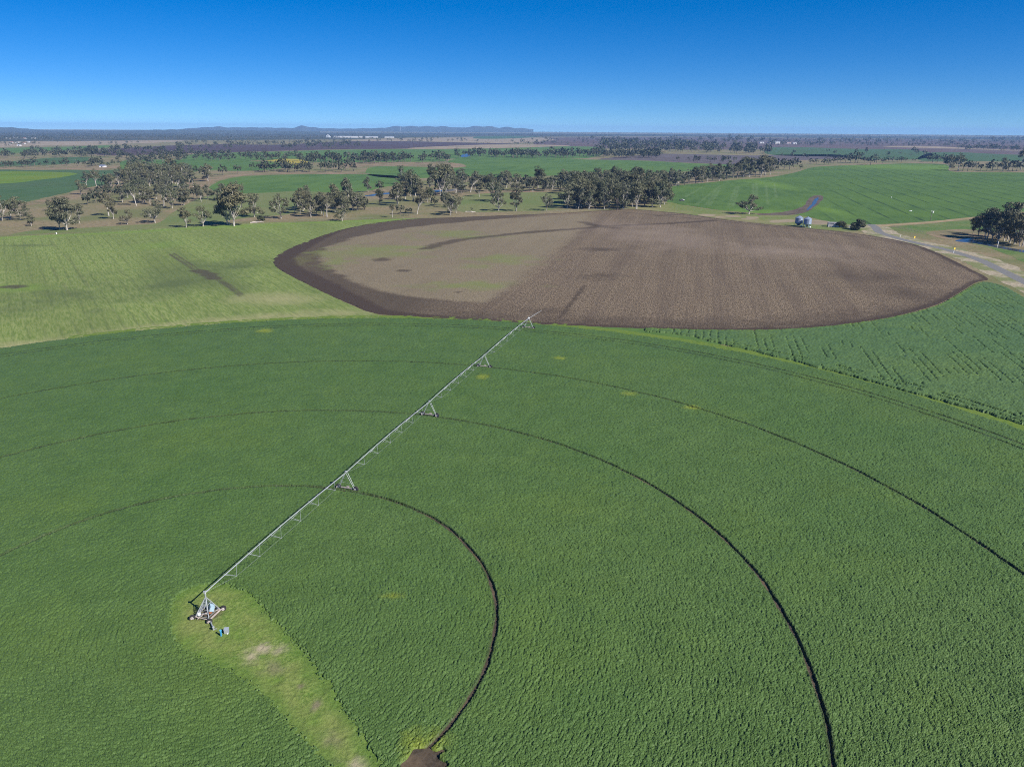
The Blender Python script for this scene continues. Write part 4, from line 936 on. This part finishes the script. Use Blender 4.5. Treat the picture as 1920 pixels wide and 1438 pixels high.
MB().lathe([(.16, 1.1), (.16, 1.2), (0, 1.2)], 12).build('cap', plain('blue_cap', (.08, .33, .5), .5), bp_)
cb = empty('control_cabinet', (*at(425.5, 1188), 0), math.radians(10)); cb.scale = (.74, .74, .8); tag(cb, 'pale grey metal cabinet standing in grass near the pivot', 'cabinet')
M_cab = plain('cabinet_grey', (.27, .30, .34), .5)
MB().box((0, 0, .58), (.85, .75, 1.1)).build('body', M_cab, cb)
MB().box((0, 0, 1.155), (.95, .85, .05)).build('lid', M_cab, cb)
MB().box((0, -.39, .6), (.7, .03, .85)).build('door', M_galv, cb)
MB().box((.25, -.46, .2), (.12, .12, .4)).build('conduit', M_white, cb)

# ------------------------------------------------------------------ silos
M_silo = plain('corrugated_zinc', (.27, .32, .41), .45, .4, .12, .8)
M_teal = plain('teal_frame', (.16, .28, .27), .6)
def silo(px, py, lab):
    e = empty('silo', (*at(px, py), 0)); H = height_at(px, py, 20); r = H * .355
    tag(e, lab, 'silo', 'grain silos by the verge')
    prof = []
    z0, z1 = H * .34, H * .80
    for k in range(25): prof.append((r * (1 + (.012 if k % 2 else 0)), z0 + (z1 - z0) * k / 24))
    MB().lathe(prof, 28).build('body', M_silo, e)
    MB().lathe([(r * 1.04, z1 - .02), (r * .55, z1 + H * .1), (r * .14, H * .975), (r * .14, H), (0, H)], 28).build('roof', M_silo, e)
    MB().lathe([(r, z0), (r * .15, H * .06), (0, H * .06)], 28).build('hopper', M_silo, e)
    MB().lathe([(r * 1.03, z0 - .15), (r * 1.03, z0 + .12)], 28).build('ring', M_teal, e)
    for k in range(8):
        t = 2 * math.pi * k / 8
        MB().tube([(r * 1.02 * math.cos(t), r * 1.02 * math.sin(t), 0), (r * 1.02 * math.cos(t), r * 1.02 * math.sin(t), z0)], .13, 6).build('leg', M_teal, e)
    ld = MB()
    for o in (-.22, .22): ld.tube([(o, -r * 1.06, .3), (o, -r * 1.06, z1)], .03, 4)
    for k in range(18): ld.tube([(-.22, -r * 1.06, .4 + k * .36), (.22, -r * 1.06, .4 + k * .36)], .02, 4)
    ld.build('ladder', M_galv, e); MB().box((r * .5, -r * .8, .5), (1.2, .8, .7), .4).build('auger_boot', M_white, e)
silo(1497, 424.5, 'zinc hopper silo on teal legs, half hidden behind its twin')
silo(1513, 426.5, 'zinc hopper silo on teal legs, standing in front of its twin')

# ------------------------------------------------------------------ old stockyard
M_shed = plain('weathered_iron', (.30, .285, .30), .75, 0, .3, .5)
M_conc = plain('old_concrete', (.34, .34, .33), .9, 0, .3, .4)
sh = empty('shed', (*at(1563, 425.5), 0), math.radians(-12)); tag(sh, 'small weathered iron shed with a skillion roof by the stockyard', 'shed')
MB().box((0, 2.2, 1.6), (8.6, .15, 3.0)).box((-4.2, 0, 1.5), (.15, 4.4, 2.8)).box((4.2, 0, 1.5), (.15, 4.4, 2.8)).box((-.6, -2.2, 1.5), (6.8, .15, 2.8)).build('wall', M_shed, sh)
mb = MB(); mb.box((0, 0, 3.2), (9.2, 5.4, .12)); mb.build('roof', M_shed, sh)
for x in (-4.1, 0, 4.1): MB().box((x, -2.3, 1.55), (.22, .22, 3.1)).build('post', M_white, sh)
yd = empty('stockyard_wall', (*at(1588, 427.5), 0), math.radians(-15)); tag(yd, 'low grey broken wall of the old stockyard', 'wall')
for k in range(7):
    MB().box((-10 + k * 3.1, .3 * math.sin(k * 2), .8), (2.7, .5, 1.3 + .5 * math.sin(k * 1.7)), .05 * math.sin(k)).build('wall_panel', M_conc, yd)
for k in range(8): MB().box((-11.5 + k * 3.1, 2.4, .8), (.25, .25, 1.6)).build('post', M_barkd, yd)
MB().box((-1, 2.4, 1.1), (22, .1, .14)).build('rail', M_barkd, yd)

# ------------------------------------------------------------------ poles, signs, fences
pp = empty('power_pole', (*at(1744.5, 414), 0)); hp_ = height_at(1744.5, 414, 19); tag(pp, 'slim power pole with a white transformer by the dirt track', 'pole')
MB().tube([(0, 0, 0), (0, 0, hp_)], [.2, .13], 8).build('post', M_barkd, pp)
MB().box((.5, 0, hp_ - .6), (2.6, .14, .16)).build('crossarm', M_white, pp)
MB().lathe([(0, hp_ - 1.9), (.42, hp_ - 1.9), (.42, hp_ - .75), (0, hp_ - .7)], 12, (.9, 0, 0)).build('transformer', M_white, pp)
for x in (-.6, .5, 1.6): MB().lathe([(.07, hp_ - .52), (.09, hp_ - .4), (.04, hp_ - .25), (0, hp_ - .25)], 8, (x, 0, 0)).build('insulator', M_white, pp)
M_yel = plain('yellow_sign', (.75, .46, .04), .5)
for px, py, lab in ((1714.5, 449, 'orange road sign on a post, farther along the road'), (1789.5, 470, 'orange road sign on a post, nearer along the road')):
    s_ = empty('road_sign', (*at(px, py), 0), math.radians(25)); tag(s_, lab, 'sign', 'orange road signs')
    hh = height_at(px, py, 6.5)
    MB().box((0, .08, hh * .5), (.09, .07, hh)).build('post', M_galv, s_)
    bm_ = MB(); P_ = [(-.8, -.0, hh - .9), (0, 0, hh - 1.7), (.8, 0, hh - .9), (0, 0, hh - .1)]
    bm_.v = P_ + [(x, y + .04, z) for x, y, z in P_]; bm_.f = [(0, 1, 2, 3), (7, 6, 5, 4)] + [(k, (k + 1) % 4, 4 + (k + 1) % 4, 4 + k) for k in range(4)]
    bm_.build('panel', M_yel, s_)
for px, py, lab in ((1687.5, 445, 'white guide post beside the farther road sign'), (1788, 474.5, 'white guide post across the road from the nearer sign'), (1870.5, 462, 'white post at the creek edge of the roadside pasture')):
    s_ = empty('guide_post', (*at(px, py), 0)); tag(s_, lab, 'post')
    hh = 1.5 if px < 1800 else height_at(px, py, 9)
    MB().box((0, 0, hh / 2), (.24, .12, hh)).build('post', M_white, s_); MB().box((0, -.075, hh * .8), (.12, .03, .2)).build('reflector', M_red, s_)
def fence(a, b, n, lab, h=1.3, bend=None):
    A, Bq = Vector((*at(*a), 0)), Vector((*at(*b), 0)); e = empty('fence', A); tag(e, lab, 'fence')
    v = Bq - A
    for k in range(n + 1):
        p = v * (k / n); MB().box((p.x, p.y, h / 2), (.16, .16, h)).build('post', M_barkd, e)
    wr = MB()
    for z in (.45, .8, 1.15): wr.tube([(0, 0, z), (v.x, v.y, z)], .012, 4)
    wr.build('wire', M_galv, e)
fence((1672, 425.5), (1732, 437.5), 22, 'dark timber post fence between dirt track and road')
fence((1010, 399), (1180, 391.5), 24, 'thin wire fence behind the ploughed circle')
fence((560, 414.5), (700, 410.5), 18, 'thin wire fence below the copse')

# ------------------------------------------------------------------ logs, vehicle, markers, far buildings
M_log = plain('bleached_log', (.42, .37, .32), .85, 0, .3, 1)
for px, py, ln, lab in ((484, 417.5, 9, 'bleached fallen log at the edge of the light pasture'), (880, 398, 7, 'pale fallen log beside the low bush'), (476, 418.5, 5, 'short bleached log end on by the fallen log'), (888, 399, 3.5, 'short pale log stub near the meadow corner')):
    o = empty('fallen_log', (*at(px, py), 0), rnd.uniform(-.3, .3)); tag(o, lab, 'log')
    MB().tube([(-ln / 2, 0, .3), (0, .2, .42), (ln / 2, -.1, .35)], [.45, .38, .25], 8).build('log', M_log, o)
    MB().tube([(ln * .1, .1, .4), (ln * .3, .9, 1.2)], [.14, .05], 6).build('branch', M_log, o)
ute = empty('utility_vehicle', (*at(1278.5, 377.5), 0), math.radians(12)); tag(ute, 'small dark utility vehicle with pale bonnet parked in the green field', 'vehicle')
MB().box((0, 0, .85), (4.9, 1.85, .55)).box((-1.2, 0, 1.2), (1.4, 1.8, .3)).build('body', M_dkbx, ute)
MB().box((1.75, 0, 1.25), (1.5, 1.84, .35)).build('bonnet', M_white, ute)
MB().box((.55, 0, 1.55), (1.7, 1.65, .75)).build('cabin', M_dkbx, ute)
MB().box((.5, 0, 1.96), (1.5, 1.6, .08)).build('roof', M_white, ute)
MB().box((-1.5, 0, 1.35), (1.9, 1.75, .45)).build('tray', M_dkbx, ute)
for x in (-1.5, 1.5):
    for y in (-.85, .85): MB().lathe([(0, -.12), (.38, -.12), (.38, .12), (0, .12)], 14, (x, y, .38), 'Y').build('wheel', M_tyre, ute)
for px, py, lab in ((1671, 371, 'small white marker drum in the rowed green field'), (1707, 396, 'pale flat marker lying in the rowed green field'), (106, 439, 'tiny white marker post at the light pasture edge')):
    o = MB().lathe([(0, 0), (.36, 0), (.4, .3), (.4, .7), (.36, .9), (0, .9)] if px != 1707 else [(0, 0), (1.3, 0), (1.3, .3), (0, .3)], 14).build('marker', M_white); o.location = (*at(px, py), 0); tag(o, lab, 'marker')
def barn(px, py, wpx, hpx, depth, lab, roofm, wallm, name='farm_shed', cat='shed', rz=0.0, group=None):
    c = at(px, py); wd = abs(at(px + wpx, py)[0] - c[0]); hh = height_at(px, py, hpx); e = empty(name, (*c, 0), rz); tag(e, lab, cat, group)
    MB().box((0, 0, hh * .35), (wd, depth, hh * .7)).build('wall', wallm, e)
    r_ = MB(); ov_ = .4
    x0, x1, y0, y1 = -wd / 2 - ov_, wd / 2 + ov_, -depth / 2 - ov_, depth / 2 + ov_; z = hh * .7
    r_.v = [(x0, y0, z), (x1, y0, z), (x1, y1, z), (x0, y1, z), (x0, 0, hh), (x1, 0, hh)]
    r_.f = [(0, 1, 5, 4), (2, 3, 4, 5), (0, 4, 3), (1, 2, 5), (0, 3, 2, 1)]
    r_.build('roof', roofm, e)
    MB().box((wd * .1, -depth / 2 - .05, hh * .28), (min(4, wd * .25), .12, hh * .5)).build('door', M_dkbx, e)
M_zinc = plain('bright_zinc', (.50, .52, .54), .5, .1, .1, .1)
M_wallw = plain('pale_wall', (.55, .53, .5), .8)
M_roofr = plain('red_roof', (.33, .16, .12), .8)
M_roofb = plain('blue_roof', (.12, .16, .30), .6)
for px, py, wpx, hpx, lab in ((653, 258.6, 58, 3.0, 'very long white shed in the row, widest of them'), (697, 258.7, 24, 2.4, 'white shed in the middle of the distant shed row'), (730, 258.9, 18, 2.2, 'short white shed ending the distant shed row')):
    barn(px, py, wpx, hpx, 30, lab, M_zinc, M_wallw, group='distant white sheds')
e = empty('grain_elevator', (*at(615, 258.3), 0)); tag(e, 'white grain elevator towers beside the long white sheds', 'elevator')
He = height_at(615, 258.3, 6.5)
for x, k in ((-9, .55), (0, 1.0), (9, .6), (16, .4)): MB().lathe([(4, 0), (4, He * k * .85), (.5, He * k), (0, He * k)], 14, (x, 0, 0)).build('bin', M_zinc, e)
for i, (px, py, wpx, hpx, rm, lab) in enumerate(((1428, 269.3, 7, 2.6, M_zinc, 'white roofed farm shed on the brown fallow, leftmost of three'), (1457, 269.8, 8, 3.6, M_zinc, 'broad white farm shed on the brown fallow, middle of three'), (1490, 270.3, 6, 2.4, M_zinc, 'low white farm shed on the brown fallow beside dark trees'), (1442, 269.3, 6, 2.0, M_roofr, 'dark roofed farm shed between the white ones'), (1478, 269.6, 7, 2.2, M_roofr, 'long dark farm shed beside the low white one'))):
    barn(px, py, wpx, hpx, 14, lab, rm, M_wallw, group='farm sheds on the fallow')
towns = [(16, 260.5, 10, 'pale'), (29, 259.6, 8, 'pale'), (45, 260.5, 10, 'red'), (63, 260.3, 8, 'pale'), (23, 268, 5, 'red'), (33, 268.8, 8, 'pale'), (45, 270.5, 6, 'red'), (36, 274, 7, 'pale'), (55, 267.5, 4, 'pale'), (20, 271.5, 4, 'pale')]
for i, (px, py, wpx, c_) in enumerate(towns):
    barn(px, py, wpx, 2.3, 10, f'{"red" if c_ == "red" else "white"} roofed house of the far village, {ORD[sorted(t[0] for t in towns).index(px)]} from the left', M_roofr if c_ == 'red' else M_zinc, M_wallw, 'village_house', 'house', group='houses of the far village')
barn(193, 314, 9, 4.5, 10, 'blue roofed shed among trees by the far verge', M_roofb, M_wallw, 'blue_shed')
mst = empty('radio_mast', (*at(751.5, 247.5), 0)); tag(mst, 'thin white mast standing before the flat tableland', 'mast')
hm = height_at(751.5, 247.5, 10); MB().tube([(0, 0, 0), (0, 0, hm)], [2.2, 1.2], 6).build('tower', M_zinc, mst)
MB().lathe([(0, hm), (1.6, hm), (1.6, hm + 3), (0, hm + 3)], 10).build('antenna', M_zinc, mst)
